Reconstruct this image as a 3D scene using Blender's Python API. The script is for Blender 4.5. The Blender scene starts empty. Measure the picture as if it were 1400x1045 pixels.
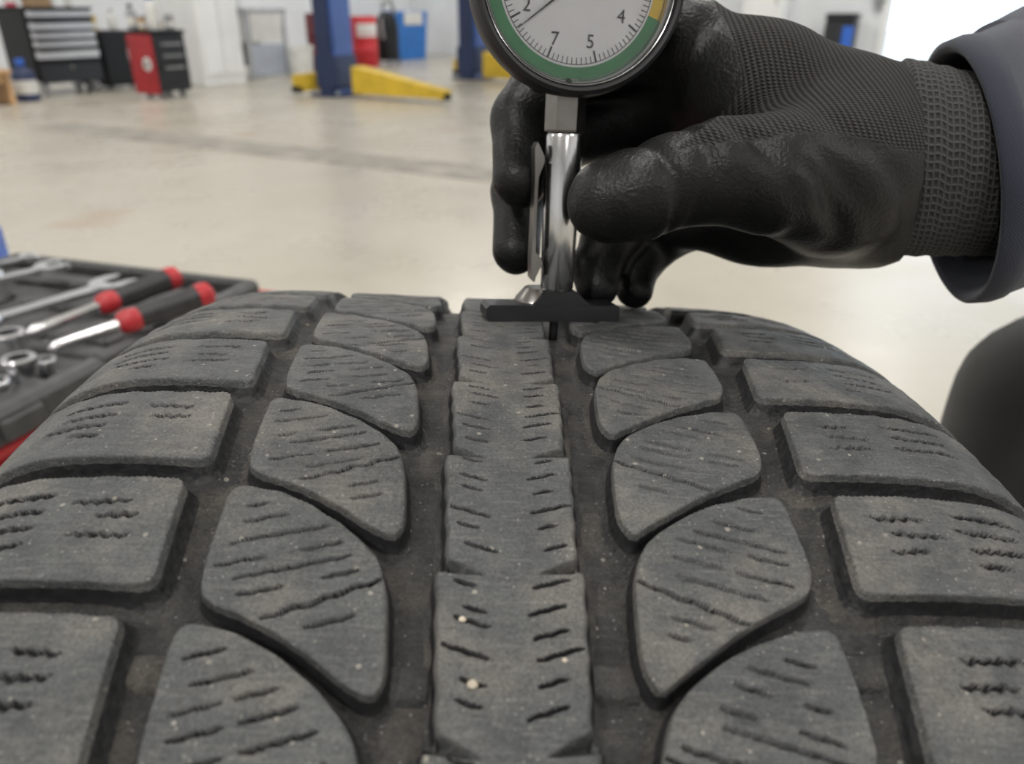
import bpy, math, random
import numpy as np
from mathutils import Vector, Matrix
random.seed(7); rng = np.random.default_rng(7)
sc = bpy.context.scene
COL = sc.collection
PI = math.pi

# ------------------------------------------------------------------ camera
FPX = 1050.0                      # focal length in pixels of a 1400x1045 frame
PITCH = 0.45
CAM = np.array([0.0, 0.0, 0.7468])
cam_d = bpy.data.cameras.new('camera'); cam = bpy.data.objects.new('camera', cam_d); COL.objects.link(cam)
cam.location = CAM; cam.rotation_euler = (PI/2-PITCH, 0, 0)
cam_d.sensor_width = 36; cam_d.sensor_fit = 'HORIZONTAL'; cam_d.lens = FPX/1400*36
cam_d.clip_start = 0.01; cam_d.clip_end = 200
cam_d.dof.use_dof = True; cam_d.dof.focus_distance = 0.182; cam_d.dof.aperture_fstop = 15.0
sc.camera = cam
# ------------------------------------------------------------------ world and exposure
w = bpy.data.worlds.new('world'); sc.world = w; w.use_nodes = True
bg = w.node_tree.nodes['Background']; bg.inputs[0].default_value = (0.76, 0.88, 1.0, 1); bg.inputs[1].default_value = 2.6
sc.view_settings.view_transform = 'Standard'; sc.view_settings.look = 'None'
sc.view_settings.gamma = 1; sc.view_settings.use_curve_mapping = False
sc.view_settings.exposure = 0.0
def area_light(name, loc, rot, sx, sy, power, col):
    d = bpy.data.lights.new(name, 'AREA'); d.shape = 'RECTANGLE'; d.size = sx; d.size_y = sy; d.energy = power; d.color = col
    o = bpy.data.objects.new(name, d); COL.objects.link(o); o.location = loc; o.rotation_euler = rot
    return o

# ------------------------------------------------------------------ projection helpers
cp, sp = math.cos(PITCH), math.sin(PITCH)
AXW = np.array([[1, 0, 0], [0, sp, cp], [0, cp, -sp]])       # right, up, forward
def U(px, py, z):                                            # point at a depth along the view axis
    return CAM + z*(AXW[2] + AXW[0]*(px-700)/FPX - AXW[1]*(py-522.5)/FPX)
def PL(px, py, h=0.0):                                       # point on the level plane z = h
    d = U(px, py, 1.0)-CAM
    return CAM + d*((h-CAM[2])/d[2])
def PJ(P):
    d = np.asarray(P, float)-CAM; c = AXW @ d
    return 700+FPX*c[0]/c[2], 522.5-FPX*c[1]/c[2], c[2]

# ------------------------------------------------------------------ mesh helpers
def tag(o, label=None, cat=None, group=None, kind=None):
    if label: o['label'] = label
    if cat: o['category'] = cat
    if group: o['group'] = group
    if kind: o['kind'] = kind
    return o
def empty(name, loc=(0, 0, 0), rz=0, mtx=None):
    o = bpy.data.objects.new(name, None); COL.objects.link(o); o.empty_display_size = 0.02
    if mtx is not None: o.matrix_world = mtx
    else: o.location = loc; o.rotation_euler = (0, 0, rz)
    return o
def link(name, me, parent=None):
    o = bpy.data.objects.new(name, me); COL.objects.link(o)
    if parent is not None: o.parent = parent
    return o
def quick_mesh(name, V, Q, smooth=True):                     # numpy verts, quads (n,4)
    me = bpy.data.meshes.new(name)
    V = np.asarray(V, np.float32); Q = np.asarray(Q, np.int32)
    me.vertices.add(len(V)); me.vertices.foreach_set('co', V.ravel())
    k = Q.shape[1]
    me.loops.add(Q.size); me.loops.foreach_set('vertex_index', Q.ravel())
    me.polygons.add(len(Q)); me.polygons.foreach_set('loop_start', np.arange(0, Q.size, k, dtype=np.int32))
    me.polygons.foreach_set('use_smooth', np.full(len(Q), smooth))
    me.update(calc_edges=True)
    return me
class MB:
    """collects shapes into one mesh"""
    def __init__(s): s.v = []; s.f = []; s.sm = []
    def add(s, V, F, smooth=False):
        n = len(s.v); s.v += [tuple(map(float, p)) for p in V]; s.f += [tuple(i+n for i in f) for f in F]; s.sm += [smooth]*len(F); return s
    def box(s, c, d, b=None, rot=None):                      # bevelled box, centre c, size d
        c = np.array(c, float); h = np.array(d, float)/2
        if b is None: b = min(h)*0.12
        b = min(b, min(h)*0.98)
        V = []; idx = {}
        for sx in (-1, 1):
            for sy in (-1, 1):
                for sz in (-1, 1):
                    for ax in range(3):
                        p = np.array([sx, sy, sz])*(h-b); p[ax] += (sx, sy, sz)[ax]*b
                        idx[(sx, sy, sz, ax)] = len(V); V.append(p)
        F = []
        for ax in range(3):
            o1, o2 = (ax+1) % 3, (ax+2) % 3
            for sg in (-1, 1):
                q = []
                for a, bb in ((-1, -1), (1, -1), (1, 1), (-1, 1)):
                    t = [0, 0, 0]; t[ax] = sg; t[o1] = a; t[o2] = bb; q.append(idx[(*t, ax)])
                F.append(q if sg > 0 else q[::-1])
            for a in (-1, 1):
                for bb in (-1, 1):
                    t0 = [0, 0, 0]; t1 = [0, 0, 0]; t0[ax] = -1; t1[ax] = 1
                    t0[o1] = t1[o1] = a; t0[o2] = t1[o2] = bb
                    q = [idx[(*t0, o1)], idx[(*t1, o1)], idx[(*t1, o2)], idx[(*t0, o2)]]
                    F.append(q if a*bb > 0 else q[::-1])
        for sx in (-1, 1):
            for sy in (-1, 1):
                for sz in (-1, 1):
                    q = [idx[(sx, sy, sz, 0)], idx[(sx, sy, sz, 1)], idx[(sx, sy, sz, 2)]]
                    F.append(q if sx*sy*sz > 0 else q[::-1])
        V = np.array(V)
        if rot is not None: V = V @ np.array(rot).T
        return s.add(V+c, F)
    def lathe(s, prof, n=32, c=(0, 0, 0), axis=(0, 0, 1), smooth=True, cap=True, a0=0):  # prof: list of (r, h)
        ax = np.array(axis, float); ax /= np.linalg.norm(ax)
        t = np.array([1, 0, 0]) if abs(ax[0]) < .9 else np.array([0, 1, 0])
        e1 = np.cross(ax, t); e1 /= np.linalg.norm(e1); e2 = np.cross(ax, e1); c = np.array(c, float)
        V = []; F = []
        for r, h in prof:
            for i in range(n):
                a = a0+2*PI*i/n; V.append(c+ax*h+e1*r*math.cos(a)+e2*r*math.sin(a))
        for j in range(len(prof)-1):
            for i in range(n):
                k = (i+1) % n; F.append((j*n+i, j*n+k, (j+1)*n+k, (j+1)*n+i))
        if cap:
            F.append(tuple(range(n))[::-1]); F.append(tuple(range((len(prof)-1)*n, len(prof)*n)))
        return s.add(V, F, smooth)
    def tube(s, pts, rad, n=12, smooth=True, cap=True, sx=1.0, up=(0, 0, 1)):
        pts = [np.array(p, float) for p in pts]
        if np.isscalar(rad): rad = [rad]*len(pts)
        V = []; F = []
        for i, p in enumerate(pts):
            t = pts[min(i+1, len(pts)-1)]-pts[max(i-1, 0)]; t = t/np.linalg.norm(t)
            u = np.array(up, float)
            if abs(t @ u) > .95: u = np.array([1.0, 0, 0])
            a = np.cross(t, u); a /= np.linalg.norm(a); b = np.cross(a, t)
            for k in range(n):
                q = 2*PI*k/n; V.append(p+rad[i]*(sx*a*math.cos(q)+b*math.sin(q)))
        for j in range(len(pts)-1):
            for i in range(n):
                k = (i+1) % n; F.append((j*n+i, j*n+k, (j+1)*n+k, (j+1)*n+i))
        if cap: F.append(tuple(range(n))[::-1]); F.append(tuple(range((len(pts)-1)*n, len(pts)*n)))
        return s.add(V, F, smooth)
    def prism(s, poly, z0, z1, fr=None):                     # poly in xy, extruded along z; fr = 3x3 frame columns, origin
        n = len(poly); V = [(x, y, z0) for x, y in poly]+[(x, y, z1) for x, y in poly]
        F = [tuple(range(n))[::-1], tuple(range(n, 2*n))]+[(i, (i+1) % n, n+(i+1) % n, n+i) for i in range(n)]
        if fr is not None: V = [fr[1]+np.array(fr[0]) @ np.array(p) for p in V]
        return s.add(V, F)
    def build(s, name, mat, parent=None):
        me = bpy.data.meshes.new(name); me.from_pydata(s.v, [], s.f); me.polygons.foreach_set('use_smooth', s.sm)
        me.materials.append(mat); me.update()
        import bmesh
        bm = bmesh.new(); bm.from_mesh(me); bmesh.ops.recalc_face_normals(bm, faces=bm.faces[:]); bm.to_mesh(me); bm.free()
        if any(s.sm):
            try: me.set_sharp_from_angle(angle=math.radians(38))
            except Exception: pass
        return link(name, me, parent)

# ------------------------------------------------------------------ materials
def nodes_of(name):
    m = bpy.data.materials.new(name); m.use_nodes = True
    nt = m.node_tree; b = nt.nodes['Principled BSDF']
    return m, nt, b
def N(nt, typ, **kw):
    n = nt.nodes.new(typ)
    for k, v in kw.items():
        if k.startswith('i_'): n.inputs[k[2:].replace('_', ' ')].default_value = v
        else: setattr(n, k, v)
    return n
def ramp(nt, fac, p0, p1, c0=(0, 0, 0, 1), c1=(1, 1, 1, 1)):
    r = nt.nodes.new('ShaderNodeValToRGB'); nt.links.new(fac, r.inputs[0])
    r.color_ramp.elements[0].position = p0; r.color_ramp.elements[1].position = p1
    r.color_ramp.elements[0].color = c0; r.color_ramp.elements[1].color = c1
    return r.outputs[0]
def mixc(nt, fac, a, b):
    m = nt.nodes.new('ShaderNodeMix'); m.data_type = 'RGBA'
    for s_, v in ((0, fac), (6, a), (7, b)):
        if hasattr(v, 'links'): nt.links.new(v, m.inputs[s_])
        else: m.inputs[s_].default_value = v
    return m.outputs[2]
def math_(nt, op, a, b=None, clamp=False):
    m = nt.nodes.new('ShaderNodeMath'); m.operation = op; m.use_clamp = clamp
    for i, v in enumerate((a, b)):
        if v is None: continue
        if hasattr(v, 'links'): nt.links.new(v, m.inputs[i])
        else: m.inputs[i].default_value = v
    return m.outputs[0]
def c4(c): return (*c, 1)
def mat(name, col, rough=.5, metal=0.0, var=.12, vs=20, bump=0.0, bs=200, spec=.5, col2=None, rvar=0.0):
    """procedural material: noise-varied colour, optional fine relief"""
    m, nt, b = nodes_of(name)
    tc = N(nt, 'ShaderNodeTexCoord'); nz = N(nt, 'ShaderNodeTexNoise'); nz.inputs['Scale'].default_value = vs; nz.inputs['Detail'].default_value = 5
    nt.links.new(tc.outputs['Object'], nz.inputs['Vector'])
    c2 = col2 or tuple(min(1, x*(1+2.2*var)) for x in col); c1 = tuple(x*(1-var) for x in col) if not col2 else col
    nt.links.new(ramp(nt, nz.outputs['Fac'], .3, .72, c4(c1), c4(c2)), b.inputs['Base Color'])
    b.inputs['Roughness'].default_value = rough; b.inputs['Metallic'].default_value = metal; b.inputs['Specular IOR Level'].default_value = spec
    if rvar:
        nt.links.new(math_(nt, 'MULTIPLY_ADD', nz.outputs['Fac'], rvar), b.inputs['Roughness'])
        nt.nodes[-1].inputs[2].default_value = rough-rvar/2
    if bump:
        n2 = N(nt, 'ShaderNodeTexNoise'); n2.inputs['Scale'].default_value = bs; n2.inputs['Detail'].default_value = 4
        nt.links.new(tc.outputs['Object'], n2.inputs['Vector'])
        bp = N(nt, 'ShaderNodeBump'); bp.inputs['Strength'].default_value = bump; bp.inputs['Distance'].default_value = .001
        nt.links.new(n2.outputs['Fac'], bp.inputs['Height']); nt.links.new(bp.outputs[0], b.inputs['Normal'])
    return m
def rubber_material(name, dust=.5, groove=False):
    m, nt, b = nodes_of(name)
    tc = N(nt, 'ShaderNodeTexCoord'); oi = N(nt, 'ShaderNodeObjectInfo')
    add = N(nt, 'ShaderNodeVectorMath', operation='ADD'); sv = N(nt, 'ShaderNodeVectorMath', operation='SCALE')
    sv.inputs[0].default_value = (1.7, 3.1, 2.3); nt.links.new(oi.outputs['Random'], sv.inputs['Scale'])
    nt.links.new(tc.outputs['Object'], add.inputs[0]); nt.links.new(sv.outputs[0], add.inputs[1])
    v = add.outputs[0]
    def noise(s, d=6, r=.6):
        n = N(nt, 'ShaderNodeTexNoise'); n.inputs['Scale'].default_value = s; n.inputs['Detail'].default_value = d; n.inputs['Roughness'].default_value = r
        nt.links.new(v, n.inputs['Vector']); return n.outputs['Fac']
    def vor(s):
        n = N(nt, 'ShaderNodeTexVoronoi'); n.inputs['Scale'].default_value = s; nt.links.new(v, n.inputs['Vector']); return n
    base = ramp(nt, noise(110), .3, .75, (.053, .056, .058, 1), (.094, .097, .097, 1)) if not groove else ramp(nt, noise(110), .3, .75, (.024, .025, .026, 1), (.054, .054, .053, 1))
    mp = N(nt, 'ShaderNodeMapping'); mp.inputs['Scale'].default_value = (160, 1300, 1300); mp.inputs['Rotation'].default_value = (0, 0, .25); nt.links.new(v, mp.inputs[0])
    st = N(nt, 'ShaderNodeTexNoise'); st.inputs['Scale'].default_value = 1.0; st.inputs['Detail'].default_value = 4; nt.links.new(mp.outputs[0], st.inputs['Vector'])
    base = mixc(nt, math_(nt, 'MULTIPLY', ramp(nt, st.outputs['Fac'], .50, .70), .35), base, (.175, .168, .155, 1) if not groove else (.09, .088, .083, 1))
    d1 = math_(nt, 'MULTIPLY', ramp(nt, noise(45, 8, .7), .47, .72), dust, True)
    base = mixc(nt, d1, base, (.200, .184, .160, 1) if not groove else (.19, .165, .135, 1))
    for s_, th, c, pick in ((330, .16, (.30, .28, .24, 1), .85), (900, .2, (.24, .23, .21, 1), .80), (150, .055, (.42, .40, .36, 1), .86)):
        vn = vor(s_)
        sep = N(nt, 'ShaderNodeSeparateColor'); nt.links.new(vn.outputs['Color'], sep.inputs[0])
        mk = math_(nt, 'MULTIPLY', math_(nt, 'LESS_THAN', vn.outputs['Distance'], th), math_(nt, 'GREATER_THAN', sep.outputs[0], pick))
        base = mixc(nt, math_(nt, 'MULTIPLY', mk, .75), base, c)
    fine = ramp(nt, noise(1700, 3, .6), .3, .7, (.62, .62, .62, 1), (1.3, 1.3, 1.3, 1))
    mu = N(nt, 'ShaderNodeMix', data_type='RGBA', blend_type='MULTIPLY'); mu.inputs[0].default_value = 1; nt.links.new(base, mu.inputs[6]); nt.links.new(fine, mu.inputs[7])
    nt.links.new(mu.outputs[2], b.inputs['Base Color'])
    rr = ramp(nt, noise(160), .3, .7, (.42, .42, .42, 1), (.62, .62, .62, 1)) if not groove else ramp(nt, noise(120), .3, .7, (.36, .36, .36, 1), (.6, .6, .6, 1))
    nt.links.new(rr, b.inputs['Roughness']); b.inputs['Specular IOR Level'].default_value = .36
    h = math_(nt, 'ADD', math_(nt, 'MULTIPLY', noise(260, 8, .7), 1.0), math_(nt, 'MULTIPLY', noise(1500, 4, .6), .35))
    bp = N(nt, 'ShaderNodeBump'); bp.inputs['Strength'].default_value = .55 if not groove else .8; bp.inputs['Distance'].default_value = .0015 if not groove else .0018
    nt.links.new(h, bp.inputs['Height']); nt.links.new(bp.outputs[0], b.inputs['Normal'])
    return m
M_RUB = rubber_material('worn_tyre_rubber', .7)
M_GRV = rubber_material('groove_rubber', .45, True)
M_WLR = mat('shaded_unworn_rubber', (.011, .011, .012), .55, var=.25, vs=300, bump=.5, bs=500)  # unworn rubber; shade of block walls and sipes is painted into its black
M_SIDE = mat('sidewall_rubber', (.035, .035, .037), .55, bump=.3, bs=300)

# ================================================================== the room
E1 = np.array([.50, .866, 0]); E1 /= np.linalg.norm(E1)      # along the left wall, away from the camera
E2 = np.array([E1[1], -E1[0], 0])                            # along the far wall, to the right
RZ = math.atan2(E1[1], E1[0])                                # frame of things standing along the left wall: x = E1, y = -E2
CORNER = np.array([-1.9, 16.2, 0.0])
CORNER[2] = 0
def room(a, b, z=0.0): return CORNER + E1*a + E2*b + np.array([0, 0, z])
def room_box(mb, a0, a1, b0, b1, z0, z1, bev=.004):
    c = room((a0+a1)/2, (b0+b1)/2, (z0+z1)/2)
    return mb.box(c, (a1-a0, b1-b0, z1-z0), bev, rot=np.stack([E1, E2, np.array([0, 0, 1])], 1))
def concrete_material():
    m, nt, b = nodes_of('polished_concrete')
    tc = N(nt, 'ShaderNodeTexCoord')
    def noise(s, d=6, r=.55, off=(0, 0, 0)):
        mp = N(nt, 'ShaderNodeMapping'); mp.inputs['Location'].default_value = off; nt.links.new(tc.outputs['Object'], mp.inputs[0])
        n = N(nt, 'ShaderNodeTexNoise'); n.inputs['Scale'].default_value = s; n.inputs['Detail'].default_value = d; n.inputs['Roughness'].default_value = r
        nt.links.new(mp.outputs[0], n.inputs['Vector']); return n.outputs['Fac']
    c = ramp(nt, noise(.9), .32, .7, (.425, .39, .32, 1), (.52, .485, .415, 1))
    c = mixc(nt, math_(nt, 'MULTIPLY', ramp(nt, noise(3.2, 8, .65, (4, 2, 0)), .55, .75), .45), c, (.36, .32, .26, 1))
    c = mixc(nt, math_(nt, 'MULTIPLY', ramp(nt, noise(1.6, 3, .5, (9, 1, 0)), .64, .74), .5), c, (.41, .28, .19, 1))
    nt.links.new(c, b.inputs['Base Color'])
    nt.links.new(ramp(nt, noise(2.2, 6, .6, (3, 7, 0)), .3, .7, (.22, .22, .22, 1), (.40, .40, .40, 1)), b.inputs['Roughness'])
    bp = N(nt, 'ShaderNodeBump'); bp.inputs['Strength'].default_value = .15; bp.inputs['Distance'].default_value = .004
    nt.links.new(noise(14, 5), bp.inputs['Height']); nt.links.new(bp.outputs[0], b.inputs['Normal'])
    return m
M_CONC = concrete_material()
M_WALL = mat('painted_wall', (.82, .84, .87), .6, var=.05, vs=1.5)
M_WHITE = mat('white_paint', (.84, .85, .85), .45, var=.04, vs=3)
M_CEIL = mat('ceiling_panels', (.80, .81, .82), .8, var=.05, vs=2)
M_DRAIN = mat('drain_grate', (.285, .262, .225), .5, var=.2, vs=6)
A0, B1, HZ = -22.0, 17.0, 4.8          # room extents from the far left corner
DOOR0, DOOR1, DOORH = 8.35, 13.6, 3.9  # opening of the roller door in the far wall
tag(room_box(MB(), -26, 26, -6, 34, -.12, 0).build('floor', M_CONC), 'polished beige concrete workshop floor with faint stains', kind='structure')
tag(room_box(MB(), A0, .0, -.2, 0, 0, HZ).build('wall_left', M_WALL), 'pale grey painted workshop wall on the left', kind='structure')
wf = MB(); room_box(wf, 0, .2, -.2, DOOR0, 0, HZ); room_box(wf, 0, .2, DOOR1, B1+.2, 0, HZ); room_box(wf, 0, .2, DOOR0, DOOR1, DOORH, HZ)
tag(wf.build('wall_far', M_WALL), 'pale grey far wall with the open roller door', kind='structure')
tag(room_box(MB(), A0, 0, B1, B1+.2, 0, HZ).build('wall_right', M_WALL), 'grey painted wall on the right side', kind='structure')
wb = MB(); room_box(wb, A0-.2, A0, -.2, B1+.2, 0, HZ)
tag(wb.build('wall_back', M_WALL), 'grey painted wall behind the camera', kind='structure')
tag(room_box(MB(), A0-.2, .2, -.2, B1+.2, HZ, HZ+.1).build('ceiling', M_CEIL), 'pale workshop ceiling', kind='structure')
dr = MB(); room_box(dr, -.04, .24, DOOR0-.10, DOOR0, 0, DOORH+.1); room_box(dr, -.04, .24, DOOR1, DOOR1+.1, 0, DOORH+.1); room_box(dr, -.04, .24, DOOR0, DOOR1, DOORH, DOORH+.1)
tag(dr.build('door_1', M_WHITE), 'white frame of the wide open roller door letting daylight in', kind='structure')
tr = MB(); room_box(tr, A0, 0, 0, .015, 0, .1, .002)
tag(tr.build('baseboard_left', M_WALL), 'grey skirting along the left wall', kind='structure')
# drain channel let into the floor, square to the left wall
Pd0 = PL(84, 173)-CORNER
da = Pd0 @ E1
dm = MB(); room_box(dm, da-.17, da+.17, Pd0 @ E2 - .1, 16.5, -.02, .003, .001)
tag(dm.build('trim_1', M_DRAIN), 'long grey drain channel crossing the concrete floor', kind='structure')
# ceiling lights: housing, diffuser and its lamp
M_LAMP = mat('lamp_housing', (.8, .8, .8), .4, var=.02)
m_, nt_, b_ = nodes_of('lamp_diffuser'); b_.inputs['Base Color'].default_value = (.9, .9, .9, 1)
b_.inputs['Emission Color'].default_value = (1, .97, .92, 1); b_.inputs['Emission Strength'].default_value = 6
M_DIFF = m_
LPOW = 66
for i, a in enumerate((-16.8, -12.9, -8.6, -3.2)):
    for j, b in enumerate((3.4, 9.2, 14.2)):
        p = room(a, b, HZ-.30)
        t = empty('ceiling_light', p, RZ)
        MB().box((0, 0, .05), (1.5, .34, .08), .01).build('housing', M_LAMP, t)
        MB().box((0, 0, .0), (1.44, .28, .03), .005).build('diffuser', M_DIFF, t)
        for q in (-.5, .5): MB().tube([(q, 0, .08), (q, 0, .30)], .006, 8).build('hanger', M_LAMP, t)
        tag(t, 'long white panel light hanging from the ceiling, row %s, %s' % (('nearest the rear wall', 'over the tyre', 'over the floor drain', 'nearest the far wall')[i], ('left', 'middle', 'right')[j]), 'ceiling light', 'ceiling panel lights')
        area_light('ceiling_lamp', p+np.array([0, 0, -.03]), (0, 0, RZ), 1.4, .26, LPOW*(2.4 if (i, j) == (0, 1) else 1.35 if i == 3 else 1), (1, .98, .95)).parent = None  # added power: rear middle lamp lifts the dial face, far row the wall

# ================================================================== the tyre
RT = 330.0                               # mm, crown radius
NP = 65; PIT = 2*PI*RT/NP                # 65 tread pitches of about 32 mm
GD = 6.2                                 # groove depth
FIT_C = np.array([.283, -.5273, 1.2515])*RT; XM = .30755*RT
def fit_axes(pitch, yaw, roll):
    cy, sy = math.cos(yaw), math.sin(yaw); c, s = math.cos(pitch), math.sin(pitch)
    fwd = np.array([sy*c, cy*c, -s]); right = np.array([cy, -sy, 0]); up = np.cross(right, fwd)
    return np.stack([math.cos(roll)*right+math.sin(roll)*up, -math.sin(roll)*right+math.cos(roll)*up, fwd])
TROT = AXW.T @ fit_axes(.45, .0549, .0648)
T0 = CAM + TROT @ ((np.array([XM, 0, 0])-FIT_C)/1000)
tyre = empty('tyre', mtx=Matrix.Translation(T0) @ Matrix(TROT.tolist()).to_4x4())
tag(tyre, 'worn black winter tyre standing on the floor, its tread filling the foreground', 'tyre')
KN = {-1: [(0, 0), (70, 0), (88, 7), (106, 32), (121, 64), (132, 84), (170, 97), (200, 120), (215, 128)],
      1: [(0, 0), (76, 0), (96, 7), (115, 32), (131, 64), (142, 84), (180, 97), (210, 120), (225, 128)]}
PF = {}
for sd in (-1, 1):
    u_ = np.linspace(0, 240, 2401); ph_ = np.radians(np.interp(u_, [k[0] for k in KN[sd]], [k[1] for k in KN[sd]]))
    x_ = np.concatenate([[0], np.cumsum(np.cos(ph_[:-1])*.1)]); r_ = RT-np.concatenate([[0], np.cumsum(np.sin(ph_[:-1])*.1)])
    PF[sd] = (u_, x_, r_, ph_)
def surf(u, s, h, sd):
    """arc length u from the centre line (>=0), s along the tread, h above the tread surface -> metres in the tyre frame"""
    uu, xx, rr, pp = PF[sd]
    x = np.interp(u, uu, xx); r = np.interp(u, uu, rr); p = np.interp(u, uu, pp)
    x = np.where(u < 0, u, x)
    x = sd*(x+h*np.sin(p)); r = r+h*np.cos(p); t = s/RT
    return np.stack([x, r*np.sin(t), r*np.cos(t)], -1)/1000
def resample(pts, n):
    pts = np.asarray(pts, float); d = np.concatenate([[0], np.cumsum(np.linalg.norm(np.diff(pts, axis=0), axis=1))])
    t = np.linspace(0, d[-1], n); return np.stack([np.interp(t, d, pts[:, 0]), np.interp(t, d, pts[:, 1])], 1)
def chaikin(P, it=3, keep=.22):
    P = np.asarray(P, float)
    for _ in range(it):
        Q = np.roll(P, -1, 0); P = np.stack([P*(1-keep)+Q*keep, P*keep+Q*(1-keep)], 1).reshape(-1, 2)
    return P
def fillet(poly, r, n=7):
    P = np.asarray(poly, float); out = []; L = len(P)
    for i in range(L):
        a, b, c = P[i-1], P[i], P[(i+1) % L]; va = (a-b)/np.linalg.norm(a-b); vc = (c-b)/np.linalg.norm(c-b)
        p0, p2 = b+va*r, b+vc*r
        for k in range(n):
            t = k/(n-1); out.append((1-t)**2*p0+2*t*(1-t)*b+t*t*p2)
    return np.array(out)
def sipe_drop(U_, S_, sipes):
    drop = np.zeros_like(U_)
    for pts, w_, d_ in sipes:
        pts = np.asarray(pts, float)
        box = (U_ > pts[:, 0].min()-3) & (U_ < pts[:, 0].max()+3) & (S_ > pts[:, 1].min()-3) & (S_ < pts[:, 1].max()+3)
        if not box.any(): continue
        a, b = U_[box], S_[box]; best = np.full(a.shape, 1e9); L = len(pts)-1; tt = np.zeros_like(a)
        for k in range(L):
            p, q = pts[k], pts[k+1]; v = q-p; l2 = v @ v
            t = np.clip(((a-p[0])*v[0]+(b-p[1])*v[1])/l2, 0, 1)
            dd = np.hypot(a-p[0]-t*v[0], b-p[1]-t*v[1]); mk = dd < best; best[mk] = dd[mk]; tt[mk] = ((k+t)/L)[mk]
        wv = w_*(.55+.45*np.sin(PI*np.clip(tt, 0, 1))**.5)
        drop[box] = np.maximum(drop[box], d_*np.exp(-(best/wv)**4))
    return drop
SKIRT = [(.22, -1.9), (.55, -3.6), (1.0, -5.0), (1.7, -5.9), (2.7, -GD-.1)]
def block_mesh(name, outline, corners, sd, sipes, res, seed, lod=0, flare=0):
    rA, rB = res if isinstance(res, tuple) else (res, res)
    """a tread block: rounded outline, four sides meshed as a patch, worn edges, sipes cut in, walls flaring into the groove"""
    R_ = np.random.default_rng(seed)
    out = np.asarray(outline, float); ci = [int(np.argmin(np.hypot(out[:, 0]-c[0], out[:, 1]-c[1]))) for c in corners]
    L = len(out)
    def side(i, j):
        idx = [i]
        while idx[-1] != j: idx.append((idx[-1]+1) % L)
        return out[idx]
    sA, sB, sC, sD = side(ci[0], ci[1]), side(ci[1], ci[2]), side(ci[2], ci[3]), side(ci[3], ci[0])
    ln = lambda p: np.linalg.norm(np.diff(p, axis=0), axis=1).sum()
    na = max(6, int(max(ln(sA), ln(sC))/rA)); nb = max(6, int(max(ln(sB), ln(sD))/rB))
    A = resample(sA, na); C_ = resample(sC[::-1], na); B = resample(sB, nb); D = resample(sD[::-1], nb)
    # cluster samples near the edges
    def warp(n): t = np.linspace(0, 1, n); return t-.085*np.sin(2*PI*t)
    ta, tb = warp(na), warp(nb)
    def at_(P, t): x = t*(len(P)-1); i = np.clip(x.astype(int), 0, len(P)-2); f = (x-i)[:, None]; return P[i]*(1-f)+P[i+1]*f
    A, C_, B, D = at_(A, ta), at_(C_, ta), at_(B, tb), at_(D, tb)
    s_, t_ = np.meshgrid(ta, tb, indexing='ij'); s_ = s_[..., None]; t_ = t_[..., None]
    G = (1-t_)*A[:, None]+t_*C_[:, None]+(1-s_)*D[None]+s_*B[None]-((1-s_)*(1-t_)*A[0]+s_*(1-t_)*A[-1]+(1-s_)*t_*C_[0]+s_*t_*C_[-1])
    U_, S_ = G[..., 0], G[..., 1]
    loop = np.concatenate([G[:-1, 0], G[-1, :-1], G[:0:-1, -1], G[0, :0:-1]])
    ii = np.arange(na*nb).reshape(na, nb)
    lidx = np.concatenate([ii[:-1, 0], ii[-1, :-1], ii[:0:-1, -1], ii[0, :0:-1]])
    od = resample(np.vstack([out, out[:1]]), 140)
    dist = np.full(U_.shape, 1e9)
    for q in od: dist = np.minimum(dist, (U_-q[0])**2+(S_-q[1])**2)
    dist = np.sqrt(dist)
    m = np.zeros(U_.shape, bool); m[0] = m[-1] = True; m[:, 0] = m[:, -1] = True; dist[m] = 0
    re = .85+.2*np.sin(U_*.9+seed)+.15*np.sin(S_*1.3+2*seed)
    d_ = np.clip(dist/re, 0, 1); h = -re*(1-np.sqrt(np.clip(1-(1-d_)**2, 0, 1)))
    for _ in range(7):
        k = R_.normal(size=2)*R_.choice([.12, .3, .7]); h = h+.05*np.sin(U_*k[0]+S_*k[1]+R_.uniform(0, 6))
    cut = np.zeros_like(U_)
    if sipes: cut = sipe_drop(U_, S_, sipes)*np.clip(dist/.8, 0, 1); h = h-cut
    V = [surf(U_, S_, h, sd).reshape(-1, 3)]
    nl = len(loop); tan = np.roll(loop, -2, 0)-np.roll(loop, 2, 0); nrm = np.stack([tan[:, 1], -tan[:, 0]], 1); nrm /= np.linalg.norm(nrm, axis=1)[:, None]+1e-9
    area2 = np.sum(loop[:, 0]*np.roll(loop[:, 1], -1)-np.roll(loop[:, 0], -1)*loop[:, 1])
    if area2 < 0: nrm = -nrm
    for _ in range(3): nrm = (nrm+np.roll(nrm, 1, 0)+np.roll(nrm, -1, 0))/3
    for o_, hh in (SKIRT if lod == 0 else SKIRT[1::3]):
        q = loop+nrm*(o_*(1+flare*np.exp(-((loop[:, :1]-62)/5)**2))); V.append(surf(q[:, 0], q[:, 1], np.full(nl, hh)+.12*np.sin(np.arange(nl)*.7+seed), sd))
    F = [np.stack([ii[:-1, :-1], ii[1:, :-1], ii[1:, 1:], ii[:-1, 1:]], -1).reshape(-1, 4)]
    prev = lidx; base = na*nb
    for _ in range(len(V)-1):
        cur = base+np.arange(nl); F.append(np.stack([prev, cur, np.roll(cur, -1), np.roll(prev, -1)], 1)); prev = cur; base += nl
    V = np.concatenate(V); F = np.concatenate(F)
    # orient outwards
    f0 = F[len(F[:(na-1)*(nb-1)])//2]; n0 = np.cross(V[f0[1]]-V[f0[0]], V[f0[2]]-V[f0[0]]); c0 = V[f0].mean(0); c0[0] = 0
    if n0 @ c0 < 0: F = F[:, ::-1]
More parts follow.
